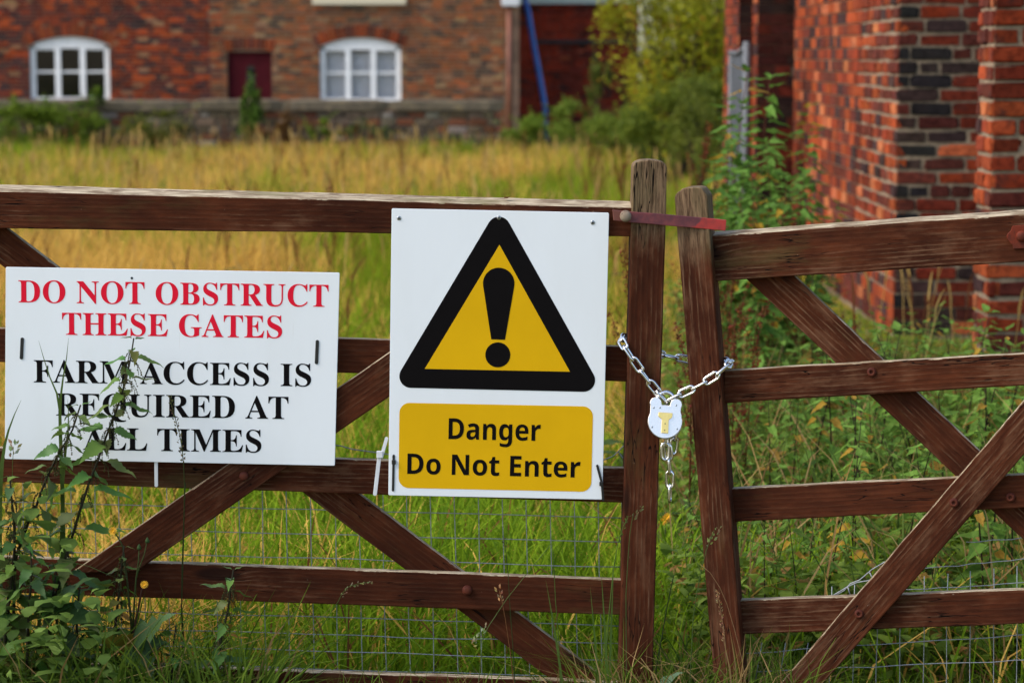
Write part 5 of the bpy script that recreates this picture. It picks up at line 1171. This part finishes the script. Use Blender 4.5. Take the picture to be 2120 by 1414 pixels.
LOBED = leaf_mesh(w=0.62, teeth=5, tooth=0.34, droop=0.5, fold=0.12); PLAINLEAF = leaf_mesh(w=0.58, teeth=9, tooth=0.06, droop=0.7, fold=0.15)
def place_leaf(parent, me, root, tipp, Y0, Y1, colr, roll=0.0):
    a, b = P(*root, Y0), P(*tipp, Y1); d = b - a
    M = frame(a, d, Vector((0, 0, 1)).cross(d) if abs(d.normalized().z) < 0.9 else Vector((1, 0, 0))) @ Matrix.Rotation(roll, 4, 'X') @ Matrix.Scale(d.length * 1.05, 4)
    o = link(bpy.data.objects.new('leaf', me), M, parent); o.color = (*colr, 1); return o
GL1 = (0.085, 0.150, 0.050)
place_leaf(st, LOBED, (276, 1335), (330, 1262), 4.83, 4.78, GL1, 0.9); place_leaf(st, LOBED, (278, 1335), (310, 1405), 4.83, 4.77, GL1, 0.7)
place_leaf(st, LOBED, (272, 1345), (205, 1300), 4.83, 4.79, (0.30, 0.22, 0.03), 0.9); place_leaf(st, LOBED, (270, 1355), (232, 1395), 4.83, 4.79, (0.42, 0.22, 0.03), 0.8)
place_leaf(st, LOBED, (268, 1330), (243, 1305), 4.835, 4.80, (0.45, 0.25, 0.03), 0.8); place_leaf(st, LOBED, (276, 1330), (340, 1320), 4.83, 4.80, (0.07, 0.13, 0.045), 0.6)
for i, (a, b, c) in enumerate((((110, 1170), (150, 1240), (0.055, 0.10, 0.03)), ((130, 1240), (200, 1255), (0.06, 0.11, 0.03)), ((60, 1190), (20, 1250), (0.05, 0.09, 0.028)), ((95, 1290), (160, 1340), (0.05, 0.095, 0.028)))):
    pass
bur = thing('broad_leaf_weed', 'low weed with broad rounded leaves at the foot of the gate below the notice sign', 'weed', (P(120, 1400, 4.8).x, 4.80, 0))
stem(bur, [(122, 1240), (118, 1300), (112, 1420), (112, 1560)], 4.80, 0.0015, 0.003, (0.06, 0.08, 0.03))
for a, b, c, r in (((118, 1260), (150, 1180), (0.055, 0.105, 0.030), 0.8), ((120, 1270), (195, 1262), (0.065, 0.12, 0.032), 0.5), ((118, 1280), (60, 1215), (0.05, 0.095, 0.028), 0.7),
                   ((115, 1320), (175, 1345), (0.05, 0.09, 0.026), 0.8), ((115, 1330), (45, 1320), (0.05, 0.095, 0.03), 0.6), ((113, 1360), (150, 1400), (0.06, 0.11, 0.03), 0.7)):
    place_leaf(bur, PLAINLEAF, a, b, 4.80, 4.75, c, r)
bur2 = thing('broad_leaf_weed', 'small weed with one pale rounded leaf between the feet of the chained posts', 'weed', (P(1380, 1450, 4.9).x, 4.90, 0))
stem(bur2, [(1372, 1420), (1370, 1480), (1368, 1560)], 4.90, 0.0012, 0.002, (0.07, 0.09, 0.04))
place_leaf(bur2, PLAINLEAF, (1366, 1425), (1392, 1382), 4.90, 4.87, (0.12, 0.19, 0.11), 0.8); place_leaf(bur2, PLAINLEAF, (1372, 1440), (1330, 1412), 4.90, 4.88, (0.10, 0.16, 0.07), 0.7)

# single grass stalks that cross the gate
def stalk(label, path, Y, c, r=0.0009, head=None, hc=(0.16, 0.19, 0.06), hr=0.004, flatw=None):
    t = thing('grass_stalk', label, 'grass stalk', (P(*path[-1], Y).x, Y, 0), 'single grass stalks in front of the gate')
    pts = [P(x, y, Y) for x, y in path]
    if pts[-1].z > 0.02: pts.append(Vector((pts[-1].x, Y, 0)))
    mb = MB(); n = len(pts)
    if flatw:
        vs = []
        for i, p in enumerate(pts):
            w = flatw * (0.05 + 0.95 * min(1, i / (n * 0.45))); vs += [p - Vector((w / 2, 0.0004, 0)), p + Vector((w / 2, -0.0004, 0))]
        mb.add(vs, [(2*i, 2*i+1, 2*i+3, 2*i+2) for i in range(n - 1)], c); mb.build('blade_strip', M_GRASS, t, smooth=True)
    else: mb.tube(pts, [r * (0.7 + 0.6 * i / n) for i in range(n)], 5, c); mb.build('stalk', M_GRASS, t, smooth=True)
    if head:
        hp = [P(x, y, Y) for x, y in head]; mb = MB(); L = sum((hp[i+1]-hp[i]).length for i in range(len(hp)-1)); m_ = int(L / 0.0022)
        for k in range(m_):
            q = k / m_ * (len(hp) - 1); i = min(int(q), len(hp) - 2); p = hp[i].lerp(hp[i+1], q - i); d = (hp[i] - hp[i+1]).normalized()
            sdv = Vector((random.uniform(-1, 1), random.uniform(-1, 1), random.uniform(-.6, .6))).normalized(); e = (d * 0.8 + sdv * 0.6).normalized(); l = random.uniform(0.5, 1.2) * hr
            wv = e.cross(Vector((0, 1, 0.1))).normalized() * l * 0.22; cc = tuple(x * random.uniform(0.7, 1.3) for x in hc); o2 = p + sdv * hr * 0.4
            mb.add([o2, o2 + e * l * .5 + wv, o2 + e * l, o2 + e * l * .5 - wv], [(0, 1, 2, 3)], cc)
        mb.build('seed_head', M_GRASS, t)
GB = (0.085, 0.135, 0.030); DR = (0.33, 0.20, 0.10)
stalk('green grass blade crossing the letter F of FARM on the notice sign', [(80, 705), (90, 740), (103, 780), (118, 815), (124, 850), (128, 950), (131, 1030), (134, 1200), (138, 1400)], 4.87, GB, flatw=0.006)
stalk('green grass blade crossing the letter A of FARM on the notice sign', [(142, 700), (138, 740), (131, 780), (126, 820), (124, 850), (125, 900), (128, 1000), (130, 1100), (134, 1400)], 4.875, GB, flatw=0.007)
stalk('short grass blade tip standing over the letters RE of REQUIRED', [(140, 826), (142, 860), (141, 890), (136, 930), (130, 1000), (126, 1150), (126, 1400)], 4.87, GB, flatw=0.006)
stalk('curved grass blade at the outer edge of the notice sign', [(44, 828), (30, 858), (18, 890), (10, 920), (4, 960), (1, 1020), (0, 1100), (4, 1400)], 4.87, GB, flatw=0.008)
stalk('arching seed stalk drooping across the word TIMES', [(352, 822), (358, 850), (364, 870), (372, 900), (377, 930), (380, 962), (382, 1010), (380, 1120), (376, 1250), (378, 1420)], 4.88, (0.06, 0.075, 0.022), 0.0011, [(352, 822), (358, 846), (366, 880), (372, 910), (378, 940), (379, 962)], (0.13, 0.115, 0.05), 0.007)
stalk('thin grass stalk with a feathery top on the corner of the notice sign', [(28, 925), (26, 960), (25, 1000), (22, 1080), (18, 1400)], 4.87, GB, 0.0008, [(28, 918), (30, 926), (27, 936), (26, 950)], (0.30, 0.29, 0.16), 0.014)
stalk('green cocksfoot stalk with its plump seed head against the short post', [(1478, 1098), (1470, 1118), (1462, 1140), (1452, 1180), (1443, 1225), (1435, 1280), (1428, 1420)], 4.90, (0.09, 0.14, 0.04), 0.0009, [(1488, 1090), (1483, 1105), (1478, 1114), (1470, 1120), (1465, 1132)], (0.30, 0.31, 0.12), 0.0085)
stalk('small grass stalk with a plump seed head against the tall post', [(1312, 1062), (1308, 1080), (1304, 1105), (1300, 1160), (1296, 1230), (1297, 1420)], 4.91, (0.08, 0.13, 0.04), 0.0009, [(1326, 1050), (1320, 1062), (1313, 1070), (1310, 1080)], (0.22, 0.21, 0.08), 0.0075)
stalk('long bowed grass stalk with pale seed head by the lowest brace', [(1142, 1124), (1115, 1158), (1085, 1194), (1050, 1238), (1012, 1295), (1000, 1320), (990, 1420)], 4.90, (0.13, 0.18, 0.06), 0.0008, [(1006, 1298), (1000, 1308), (992, 1318), (985, 1328), (977, 1337)], (0.42, 0.44, 0.22), 0.009)
stalk('brown dock like seed stalk standing before the lowest rails', [(1034, 1222), (1040, 1248), (1046, 1280), (1052, 1320), (1058, 1360), (1064, 1420)], 4.90, (0.22, 0.10, 0.04), 0.0010, [(1031, 1218), (1034, 1228), (1037, 1240), (1036, 1250)], (0.42, 0.22, 0.10), 0.009)
stalk('dark thin seed stalk rising beside the brown one', [(1044, 1118), (1048, 1150), (1052, 1190), (1056, 1260), (1062, 1340), (1066, 1420)], 4.91, (0.055, 0.075, 0.025), 0.0009, [(1043, 1114), (1046, 1126), (1050, 1138)], (0.06, 0.055, 0.025), 0.006)
stalk('grass stalk with a nodding seed head before the long rail', [(770, 1204), (745, 1207), (722, 1214), (708, 1228), (700, 1245), (660, 1305), (625, 1360), (605, 1420)], 4.90, (0.08, 0.12, 0.03), 0.0008, [(770, 1205), (750, 1205), (730, 1212), (716, 1222), (706, 1236)], (0.30, 0.27, 0.13), 0.006)
stalk('straight grass stalk close to the tall post', [(1143, 1126), (1146, 1160), (1150, 1240), (1157, 1330), (1160, 1420)], 4.92, (0.10, 0.16, 0.035), 0.0010)
stalk('pale green grass stalk climbing past the netting beside the tall post', [(1300, 1072), (1290, 1090), (1278, 1130), (1270, 1180), (1262, 1260), (1256, 1340), (1250, 1420)], 4.92, (0.11, 0.17, 0.04), 0.0012, [(1302, 1070), (1292, 1086), (1284, 1106), (1278, 1125)], (0.12, 0.18, 0.05), 0.006)
stalk('dry twisted stalk bending over the foot of the short post', [(1450, 1168), (1470, 1185), (1490, 1215), (1505, 1250), (1520, 1300), (1535, 1360), (1545, 1420)], 4.89, DR, 0.0008)
stalk('dry ragged stalk with barbed seeds on the short post', [(1485, 1224), (1489, 1245), (1493, 1270), (1498, 1300), (1502, 1335), (1506, 1420)], 4.89, DR, 0.0008, [(1485, 1222), (1490, 1250), (1494, 1280), (1500, 1330)], (0.42, 0.27, 0.13), 0.006)
stalk('dark stem leaning in the gap between the posts', [(1395, 1190), (1388, 1222), (1380, 1260), (1372, 1310), (1362, 1360), (1354, 1420)], 4.95, (0.035, 0.05, 0.018), 0.0014)
stalk('broad bright grass blade arching up in front of the nettles', [(240, 1196), (215, 1185), (185, 1172), (155, 1165), (130, 1160), (110, 1170), (90, 1210), (80, 1300), (76, 1420)], 4.83, (0.12, 0.19, 0.06), flatw=0.008)
stalk('broad grass blade curling over near the yellow leaves', [(130, 1370), (150, 1335), (175, 1312), (160, 1340), (140, 1380), (125, 1420)], 4.79, (0.13, 0.21, 0.06), flatw=0.008)
stalk('upright dark grass stem in front of the slanting brace', [(384, 1000), (381, 1060), (379, 1120), (377, 1180), (376, 1260), (380, 1320), (384, 1420)], 4.88, (0.03, 0.045, 0.016), 0.0014)
for k, (x0, y0, x1) in enumerate(((1130, 1200, 1165), (1245, 1190, 1258), (1222, 1215, 1240), (1270, 1180, 1262))):
    stalk(['green blade leaning before the end of the lowest rail', 'tall green blade touching the tall post', 'green blade one step from the tall post', 'slim green blade right beside the tall post'][k],
          [(x0, y0), (x0 + (x1 - x0) * .3, y0 + 60), (x0 + (x1 - x0) * .6, y0 + 120), (x1, y0 + 220)], 4.90 + 0.005 * k, (0.10, 0.17, 0.035), flatw=0.005)

# ---- weeds behind the gates
def weed_variant(kind, seed):
    """a leafy weed about a metre tall built at the origin: stem and foliage"""
    random.seed(seed); stm, fol = MB(), MB()
    H = {'nettle': 0.75, 'dock': 0.95, 'willow': 1.15}[kind]
    bend = random.uniform(-0.12, 0.12), random.uniform(-0.12, 0.12)
    at = lambda t: Vector((bend[0] * t * t, bend[1] * t * t, H * t))
    sc_ = {'nettle': (0.045, 0.030, 0.020), 'dock': (0.13, 0.040, 0.018), 'willow': (0.14, 0.050, 0.030)}[kind]
    stm.tube([at(k / 6) for k in range(7)], [0.0045 - 0.0032 * k / 6 for k in range(7)], 5, sc_)
    if kind in ('nettle', 'willow'):
        nn = 15 if kind == 'nettle' else 34
        for k in range(nn):
            t = 0.12 + 0.88 * k / (nn - 1); az0 = k * (1.57 if kind == 'nettle' else 2.4) + random.uniform(-.3, .3)
            for s_ in ((0, math.pi) if kind == 'nettle' else (0, 2.1)):
                az = az0 + s_; d = Vector((math.cos(az), math.sin(az), random.uniform(-0.25, 0.35) + (0.6 if t > 0.95 else 0)))
                L = (0.140 * (1.1 - t * 0.7) if kind == 'nettle' else 0.130 * (1.1 - 0.5 * t)) * random.uniform(0.7, 1.15)
                p = at(t) + d.normalized() * 0.012
                M = frame(p, d, Vector((0, 0, 1)).cross(d)) @ Matrix.Rotation(random.uniform(-.5, .5), 4, 'X') @ Matrix.Scale(L, 4)
                vs, fs = leaf_data(w=0.46 if kind == 'nettle' else 0.46, teeth=3, droop=random.uniform(.3, 1.0), tooth=0.12)
                b = random.uniform(0.7, 1.35); cl = (0.145 * b, 0.255 * b, 0.040 * b) if kind == 'nettle' else (0.115 * b, 0.220 * b, 0.035 * b)
                r_ = random.random()
                if r_ < 0.12: cl = (0.36 * b, 0.21 * b, 0.03)
                fol.add([M @ Vector(v) for v in vs], fs, cl)
    if kind == 'dock':
        for br_ in range(7):
            t0 = 0.35 + 0.09 * br_; az = br_ * 2.4; L = 0.32 * (1.1 - t0 * 0.7); p0 = at(t0)
            tips = [p0 + Vector((math.cos(az) * L * q * 0.4, math.sin(az) * L * q * 0.4, L * q)) for q in (0, .33, .66, 1)]
            stm.tube(tips, [0.002, 0.0016, 0.0012, 0.0006], 4, sc_)
            for k in range(95):
                q = random.random(); i = min(int(q * 3), 2); p = tips[i].lerp(tips[i+1], q * 3 - i) + Vector([random.uniform(-1, 1) for _ in range(3)]) * 0.013
                r = random.uniform(0.003, 0.0065); c = tuple(x * random.uniform(.6, 1.4) for x in (0.17, 0.050, 0.018))
                a = Vector([random.uniform(-1, 1) for _ in range(3)]).normalized() * r; b2 = a.cross(Vector([random.uniform(-1, 1) for _ in range(3)])).normalized() * r
                fol.add([p - a, p - b2, p + a, p + b2], [(0, 1, 2, 3)], c)
        for k in range(6):
            az = k * 1.1; d = Vector((math.cos(az), math.sin(az), 0.7)); M = frame(Vector((0, 0, 0.05 * k)), d, Vector((0, 0, 1)).cross(d)) @ Matrix.Scale(0.22, 4)
            vs, fs = leaf_data(w=0.3, teeth=3, droop=1.0, tooth=0.02); b = random.uniform(.7, 1.2); fol.add([M @ Vector(v) for v in vs], fs, (0.09 * b, 0.14 * b, 0.035 * b))
    return stm.mesh('stem', M_LEAF, True), fol.mesh('foliage', M_LEAF)
VAR = {k: [weed_variant(k, 50 + i) for i in range(n)] for k, n in (('nettle', 5), ('dock', 3), ('willow', 4))}
random.seed(5)
def weed(name, label, cat, kind, x, y, s, group, rot=None, tilt=0.12):
    st_, fo = VAR[kind][random.randrange(len(VAR[kind]))]
    t = thing(name, label, cat, (x, y, ground_z(y)), group)
    M = Matrix.Translation((x, y, ground_z(y))) @ Matrix.Rotation(random.uniform(0, 6.28), 4, 'Z') @ Matrix.Rotation(random.uniform(-tilt, tilt), 4, 'X') @ Matrix.Scale(s, 4)
    link(bpy.data.objects.new('stem', st_), M, t); link(bpy.data.objects.new('foliage', fo), M, t)
    return t
NL = 'green nettle in the thick weed patch behind the gate beside the brick pier'
NG_ = 'nettles of the weed patch'
for k in range(210):      # weed patch behind the second gate
    for _ in range(20):
        y = 5.5 + 4.6 * random.random() ** 1.2; x = random.uniform(0.06 * y + 0.10, 0.235 * y + 0.5)
        if not (x > 1.80 and 9.75 < y < 10.6): break
    if x / y > 0.125 and y > 8.3: continue
    s = random.uniform(0.7, 1.12) * (0.80 if y < 6.6 else 1.0) * (0.7 if x < 0.11 * y + 0.1 else 1)
    weed('nettle', NL, 'nettle', 'nettle', x, y, min(s * 0.9, float(height_cap(x, y)) / 0.80), NG_)
for k in range(34):
    y = random.uniform(8.5, 12.5); x = random.uniform(0.125, 0.21) * y
    if x > 1.8 and 9.7 < y < 10.7: continue
    weed('nettle', 'small nettle at the foot of the brick building beyond the second gate', 'nettle', 'nettle', x, y, max(0.22, float(height_cap(x, y)) / 0.8) * random.uniform(0.85, 1.3), NG_)
for px, py, Y, s in ((2000, 645, 7.6, None), (1905, 665, 8.2, None)):
    p = P(px, py, Y); weed('nettle', 'taller nettle tip standing against the edge of the brick pier' if px == 2000 else 'nettle tip standing against the dark brick wall beyond the gate', 'nettle', 'nettle', p.x, Y, (p.z - ground_z(Y)) / 0.76, NG_, tilt=0.03)
DKL = ['rust brown dock stalk between warning sign and tall post', 'rust brown dock stalk behind the gap of the chained posts', 'rust brown dock stalk behind the top of the second gate', 'dark rust dock stalk beside the grey metal gate', 'rust dock stalk at the foot of the leafy tall weeds', 'thin rust dock stalk out in the field beyond the tall post', 'rust dock stalk below the corner of the brick building', 'dense rust dock stalk in front of the brick building']
for lab, px, py, Y, s in zip(DKL, (1290, 1425, 1540, 1465, 1600, 1300, 1700, 1760), (470, 590, 600, 250, 450, 320, 640, 650), (7.5, 6.6, 7.0, 12.0, 9.0, 14.0, 8.4, 8.0), range(8)):
    p = P(px, py, Y); weed('dock_plant', lab, 'dock plant', 'dock', p.x, Y, max(0.5, (p.z - ground_z(Y)) / 1.0), 'dock plants gone to seed')
DK2 = 'rusty dock stalk in the rough strip before the brick building'
for k in range(16):
    y = random.uniform(7.0, 12.0); px = random.uniform(1390, 1660); p = P(px, 500, y)
    weed('dock_plant', DK2, 'dock plant', 'dock', p.x, y, random.uniform(0.55, 0.95), 'dock plants gone to seed')
for k in range(26):
    y = 12 + 28 * random.random(); x = random.uniform(-0.21, 0.07) * y
    weed('dock_plant', 'rusty dock stalk out among the golden grass of the field', 'dock plant', 'dock', x, y, random.uniform(0.5, 0.85), 'dock plants gone to seed')
for k in range(40):
    y = 14 + 27 * random.random() ** 0.8; x = random.uniform(-0.22, 0.08) * y
    weed('tall_weed', 'leafy green weed out among the golden grass of the field', 'weed', 'willow', x, y, random.uniform(0.25, 0.5), 'green weeds in the field')
WL = ['tall leafy weed reaching highest before the grey metal gate', 'tall leafy weed next to the highest one', 'leafy weed arching before the orange brick wall', 'leafy weed low in front of the grey metal gate', 'leafy weed just above the second gate rail', 'leafy weed rising behind the short post', 'single leafy shoot up against the orange brick wall', 'bright leafy weed at the foot of the tall leafy ones', 'leafy weed before the corner of the metal gate']
for lab, px, py, Y in zip(WL, (1515, 1560, 1625, 1500, 1600, 1475, 1690, 1570, 1535), (138, 150, 285, 330, 370, 330, 215, 420, 215), (10.2, 10.5, 10.0, 9.6, 9.2, 9.0, 11.0, 8.8, 10.0)):
    p = P(px, py, Y); weed('tall_weed', lab, 'weed', 'willow', p.x, Y, (p.z - ground_z(Y)) / 1.18, 'tall leafy weeds before the brick building', tilt=0.06)
for k in range(26):
    y = random.uniform(8.6, 11.0); px = random.uniform(1470, 1690); p = P(px, 500, y)
    weed('tall_weed', 'shorter leafy weed filling in under the tall ones', 'weed', 'willow', p.x, y, random.uniform(0.55, 1.02), 'tall leafy weeds before the brick building')
YF = thing('ragwort', 'small yellow flowered weed in the gap between the posts', 'weed', (P(1375, 1500, 6.0).x, 6.0, 0))
stem(YF, [(1378, 1085), (1376, 1140), (1372, 1250), (1370, 1480)], 6.0, 0.001, 0.003, (0.07, 0.09, 0.03))
for dx, dy in ((0, -6), (-6, 0), (4, -10)): flower(1378 + dx, 1080 + dy, 6.0, 0.010, YF)
# low ground cover
def leaf_cover(n, xf, y0, y1, hmax, name, label, cols, size=(0.03, 0.07)):
    y = y0 + (y1 - y0) * rng.random(n); a, b = xf(y); x = a + (b - a) * rng.random(n)
    keep = ~((x > 1.85) & (y > 9.9) & (y < 10.5)); x, y = x[keep], y[keep]; n = len(x)
    z = gz(y) + np.minimum(hmax, np.maximum(0.06, height_cap(x, y) - 0.1)) * (0.25 + 0.75 * vnoise(x, y, 0.5, 12)) * rng.random(n) ** 0.8
    L = size[0] + (size[1] - size[0]) * rng.random(n); t = rng.random(n); c = lerp(cols[0], cols[1], t)
    d = rng.random(n) < 0.16; c = np.where(d[:, None], lerp((0.25, 0.12, 0.035), (0.42, 0.26, 0.07), t), c)
    o = blades(name, np.stack([x, y, z], 1), L * 0.55, L * 0.5, rng.random(n) * 6.28, rng.random(n) * 6.28, 0.8 + 1.4 * rng.random(n), c * 0.95, c, M_LEAF, prof=(0.25, 1.0, 0.75), lev=(0, .4, .75, 1))
    tag(o, label, 'undergrowth', kind='stuff')
leaf_cover(42000, lambda y: (0.055 * y + 0.05, 0.25 * y + 0.5), 5.3, 12.6, 0.42, 'undergrowth', 'thick low leafy undergrowth behind the second gate', ((0.095, 0.155, 0.018), (0.24, 0.33, 0.045)))
x = rng.random(9000); y = 5.4 + 7.0 * x; 
n = 1900; y = 5.3 + 7.0 * rng.random(n); x = 0.055 * y + 0.05 + (0.2 * y + 0.4) * rng.random(n); kk = ~((x > 1.85) & (y > 9.9) & (y < 10.5)); x, y = x[kk], y[kk]; n = len(x); t = rng.random(n)
c1 = np.where((rng.random(n) < 0.42)[:, None], lerp((0.30, 0.17, 0.06), (0.50, 0.34, 0.14), t), lerp((0.06, 0.11, 0.02), (0.15, 0.21, 0.04), t))
o = blades('grass', np.stack([x, y, gz(y)], 1), np.minimum(0.25 + 0.45 * rng.random(n), np.maximum(0.06, height_cap(x, y))), 0.003 + 0.004 * rng.random(n), rng.random(n) * 2 - 1, rng.random(n) * 6.28, 0.2 + 0.6 * rng.random(n), c1 * 0.9, c1); tag(o, 'thin half dry grass growing through the nettle patch', 'grass', kind='stuff')

x = -1.28 + 0.62 * rng.random(900); y = 4.60 + 0.30 * rng.random(900); t = rng.random(900); L = 0.035 + 0.045 * rng.random(900)
z = 0.02 + 0.52 * rng.random(900) ** 1.25 * (0.4 + 0.9 * vnoise(x, y, 0.12, 31)) * np.clip((-0.58 - x) / 0.35, 0.15, 1)
c = lerp((0.075, 0.135, 0.026), (0.20, 0.30, 0.06), t)
o = blades('undergrowth', np.stack([x, y, z], 1), L * 0.5, L * 0.55, rng.random(900) * 6.28, rng.random(900) * 6.28, 0.8 + 1.4 * rng.random(900), c, c, M_LEAF, prof=(0.25, 1.0, 0.75)); tag(o, 'tangle of small weed leaves at the foot of the nettles', 'undergrowth', kind='stuff')
# ---- bushes and tree
def bush(name, label, cat, c, rad, n, size, cols, group=None, lumps=14, berry=None, trunk=None, parts=('foliage', 'stem'), shoot=0.75):
    """leaf-sized faces gathered in uneven clumps through the crown's volume"""
    c = np.array(c); rad = np.array(rad)
    t = thing(name, label, cat, (c[0], c[1], ground_z(c[1])), group)
    lc = rng.normal(size=(lumps, 3)); lc /= np.linalg.norm(lc, axis=1)[:, None]; lc *= (0.30 + 0.68 * rng.random(lumps))[:, None]
    lr = 0.16 + 0.30 * rng.random(lumps); k = rng.integers(0, lumps, n)
    v = rng.normal(size=(n, 3)); v /= np.linalg.norm(v, axis=1)[:, None]; v *= (rng.random(n) ** 0.45)[:, None]
    p = c + (lc[k] + v * lr[k][:, None]) * rad
    sp = rng.random(n) < 0.22            # loose shoots that stick out of the clumps
    sh = rng.integers(0, lumps * 2, n); sdx = rng.normal(size=(lumps * 2, 3)) * 0.5; sdx[:, 2] = np.abs(sdx[:, 2]) + 0.35; st0 = lc[rng.integers(0, lumps, lumps * 2)]
    q = rng.random(n)[:, None]; p = np.where(sp[:, None], c + (st0[sh] + sdx[sh] * q * shoot + v * 0.06) * rad, p)
    keep = p[:, 2] > gz(p[:, 1]) ; p = p[keep]; k = k[keep]; m_ = len(p)
    tt = np.clip(0.5 * rng.random(m_) + 0.5 * (rng.random(lumps)[k]), 0, 1); cc = lerp(cols[0], cols[1], tt)
    if berry is not None:
        b = rng.random(m_) < berry[0]; cc = np.where(b[:, None], np.array(berry[1])[None, :] * (0.7 + 0.6 * rng.random(m_))[:, None], cc)
    L = size[0] + (size[1] - size[0]) * rng.random(m_)
    o = blades(parts[0], p, L * 0.5, L * 0.55, rng.random(m_) * 6.28, rng.random(m_) * 6.28, 0.6 + 1.5 * rng.random(m_), cc * 0.92, cc, M_LEAF, prof=(0.3, 1.0, 0.7))
    o.parent = t; o.matrix_basis = WM[t.name].inverted()
    mb = MB(); zb = ground_z(c[1]); base = Vector((c[0], c[1], zb - 0.02))
    r0 = trunk or 0.02 * rad[2] + 0.008
    for q in range(lumps):
        e = Vector(c + lc[q] * rad * 0.9); mid = base.lerp(e, 0.5) + Vector((0, 0, 0.12 * rad[2]))
        if e.z < zb + 0.05: continue
        off = Vector((random.uniform(-1, 1), random.uniform(-1, 1), 0)) * r0 * 0.5
        mb.tube([base + off, base.lerp(mid, 0.5) + off, mid, mid.lerp(e, 0.6), e], [r0 * 0.8, r0 * 0.62, r0 * 0.42, r0 * 0.25, r0 * 0.1], 6, (0.075, 0.055, 0.038))
    mb.build(parts[1], M_LEAF, t, smooth=True)
    return t
G1 = ((0.10, 0.165, 0.016), (0.25, 0.34, 0.034))
def pb(px, py, Y): return tuple(P(px, py, Y))
bush('bush', 'green bush against the garden wall below the dark farmhouse window', 'bush', pb(120, 255, 43.3), (1.15, 0.45, 0.50), 5200, (0.05, 0.11), G1)
bush('bush', 'low green bush at the outer end of the garden wall', 'bush', pb(-20, 270, 42.5), (0.8, 0.5, 0.55), 2600, (0.05, 0.11), G1)
bush('bush', 'sprig of ivy climbing over the coping under the dark farmhouse window', 'bush', pb(192, 208, 43.75), (0.28, 0.12, 0.22), 700, (0.05, 0.10), ((0.06, 0.12, 0.02), (0.15, 0.24, 0.04)), lumps=6)
bush('bush', 'slim bright green bush climbing the garden wall before the maroon door', 'bush', pb(516, 240, 43.5), (0.26, 0.25, 0.55), 1500, (0.06, 0.12), ((0.07, 0.14, 0.02), (0.16, 0.27, 0.035)))
bush('bush', 'small dark bush at the garden wall below the curtained window', 'bush', pb(668, 285, 43.0), (0.35, 0.3, 0.30), 900, (0.05, 0.10), G1, lumps=6)
bush('bush', 'low weedy bush near the end of the garden wall', 'bush', pb(760, 285, 42.6), (0.55, 0.3, 0.28), 1100, (0.05, 0.10), ((0.06, 0.09, 0.02), (0.15, 0.19, 0.04)), lumps=6)
bush('bush', 'rounded green bush below the blue pipe', 'bush', pb(1125, 275, 43.0), (0.50, 0.5, 0.34), 2200, (0.05, 0.11), G1, shoot=0.4)
bush('bush', 'broad pale green bush in front of the dark outbuilding', 'bush', pb(1200, 268, 42.0), (0.60, 0.5, 0.45), 3600, (0.05, 0.11), ((0.11, 0.17, 0.022), (0.27, 0.36, 0.045)), shoot=0.4)
bush('bush', 'tall thin weedy bush before the dark outbuilding', 'bush', pb(1232, 190, 43.2), (0.28, 0.25, 0.65), 1200, (0.05, 0.10), ((0.09, 0.12, 0.02), (0.19, 0.22, 0.04)), lumps=7)
bush('bush', 'green bush at the foot of the yellowing tree', 'bush', pb(1345, 275, 33.0), (0.60, 0.5, 0.40), 3200, (0.05, 0.10), ((0.10, 0.15, 0.018), (0.24, 0.30, 0.035)))
bush('bush', 'dull green bush between the yellowing tree and the metal gate', 'bush', pb(1455, 290, 24.0), (0.40, 0.5, 0.50), 2400, (0.04, 0.08), ((0.10, 0.13, 0.018), (0.24, 0.26, 0.035)))
bush('bush', 'sprawling bramble below the yellowing tree', 'bush', pb(1400, 250, 29.0), (0.75, 0.6, 0.55), 4200, (0.05, 0.10), ((0.085, 0.125, 0.014), (0.22, 0.26, 0.03)), lumps=18)
bush('bush', 'rank green growth in front of the broad pale bush', 'bush', pb(1275, 285, 37.0), (0.95, 0.5, 0.42), 3600, (0.05, 0.10), ((0.09, 0.14, 0.014), (0.23, 0.29, 0.03)), lumps=18)
bush('bush', 'rank growth beside the farmhouse corner where the garden wall ends', 'bush', pb(1085, 290, 42.0), (0.5, 0.4, 0.40), 1700, (0.05, 0.10), G1, lumps=12)
bush('bush', 'straggling weeds along the garden wall between the dark window and the maroon door', 'bush', pb(330, 270, 43.0), (0.9, 0.3, 0.36), 2000, (0.05, 0.10), ((0.10, 0.12, 0.016), (0.24, 0.25, 0.04)), lumps=16)
bush('bush', 'russet withered bush on the garden wall next to the slim green one', 'bush', pb(590, 268, 43.2), (0.5, 0.3, 0.36), 1500, (0.04, 0.09), ((0.12, 0.055, 0.02), (0.26, 0.14, 0.04)), lumps=10)
bush('hawthorn_tree', 'yellowing hawthorn tree with orange berries beside the brick building', 'tree', pb(1424, 70, 31.0), (1.05, 0.9, 1.75), 18000, (0.05, 0.10), ((0.17, 0.21, 0.011), (0.48, 0.46, 0.026)), lumps=52, berry=(0.06, (0.42, 0.13, 0.02)), trunk=0.09, parts=('crown', 'trunk'), shoot=0.3)
bush('tree', 'darker green tree crown behind the hawthorn and the brick building', 'tree', pb(1480, -40, 36.0), (1.0, 0.9, 2.6), 11000, (0.06, 0.12), ((0.16, 0.20, 0.012), (0.38, 0.38, 0.024)), lumps=22, trunk=0.10, parts=('crown', 'trunk'))
# curled dead leaf lying on the top rail
mb = MB(); q = GL.pt(1043, 412, 0.005); vs, fs = leaf_data(l=0.016, w=0.011, teeth=3, droop=-0.6, fold=0.7)
mb.add([Vector(v) + q for v in vs], fs, (0.16, 0.07, 0.03)); tag(mb.build('dead_leaf', M_LEAF), 'curled brown dead leaf lying on the top rail above the warning sign', 'leaf')
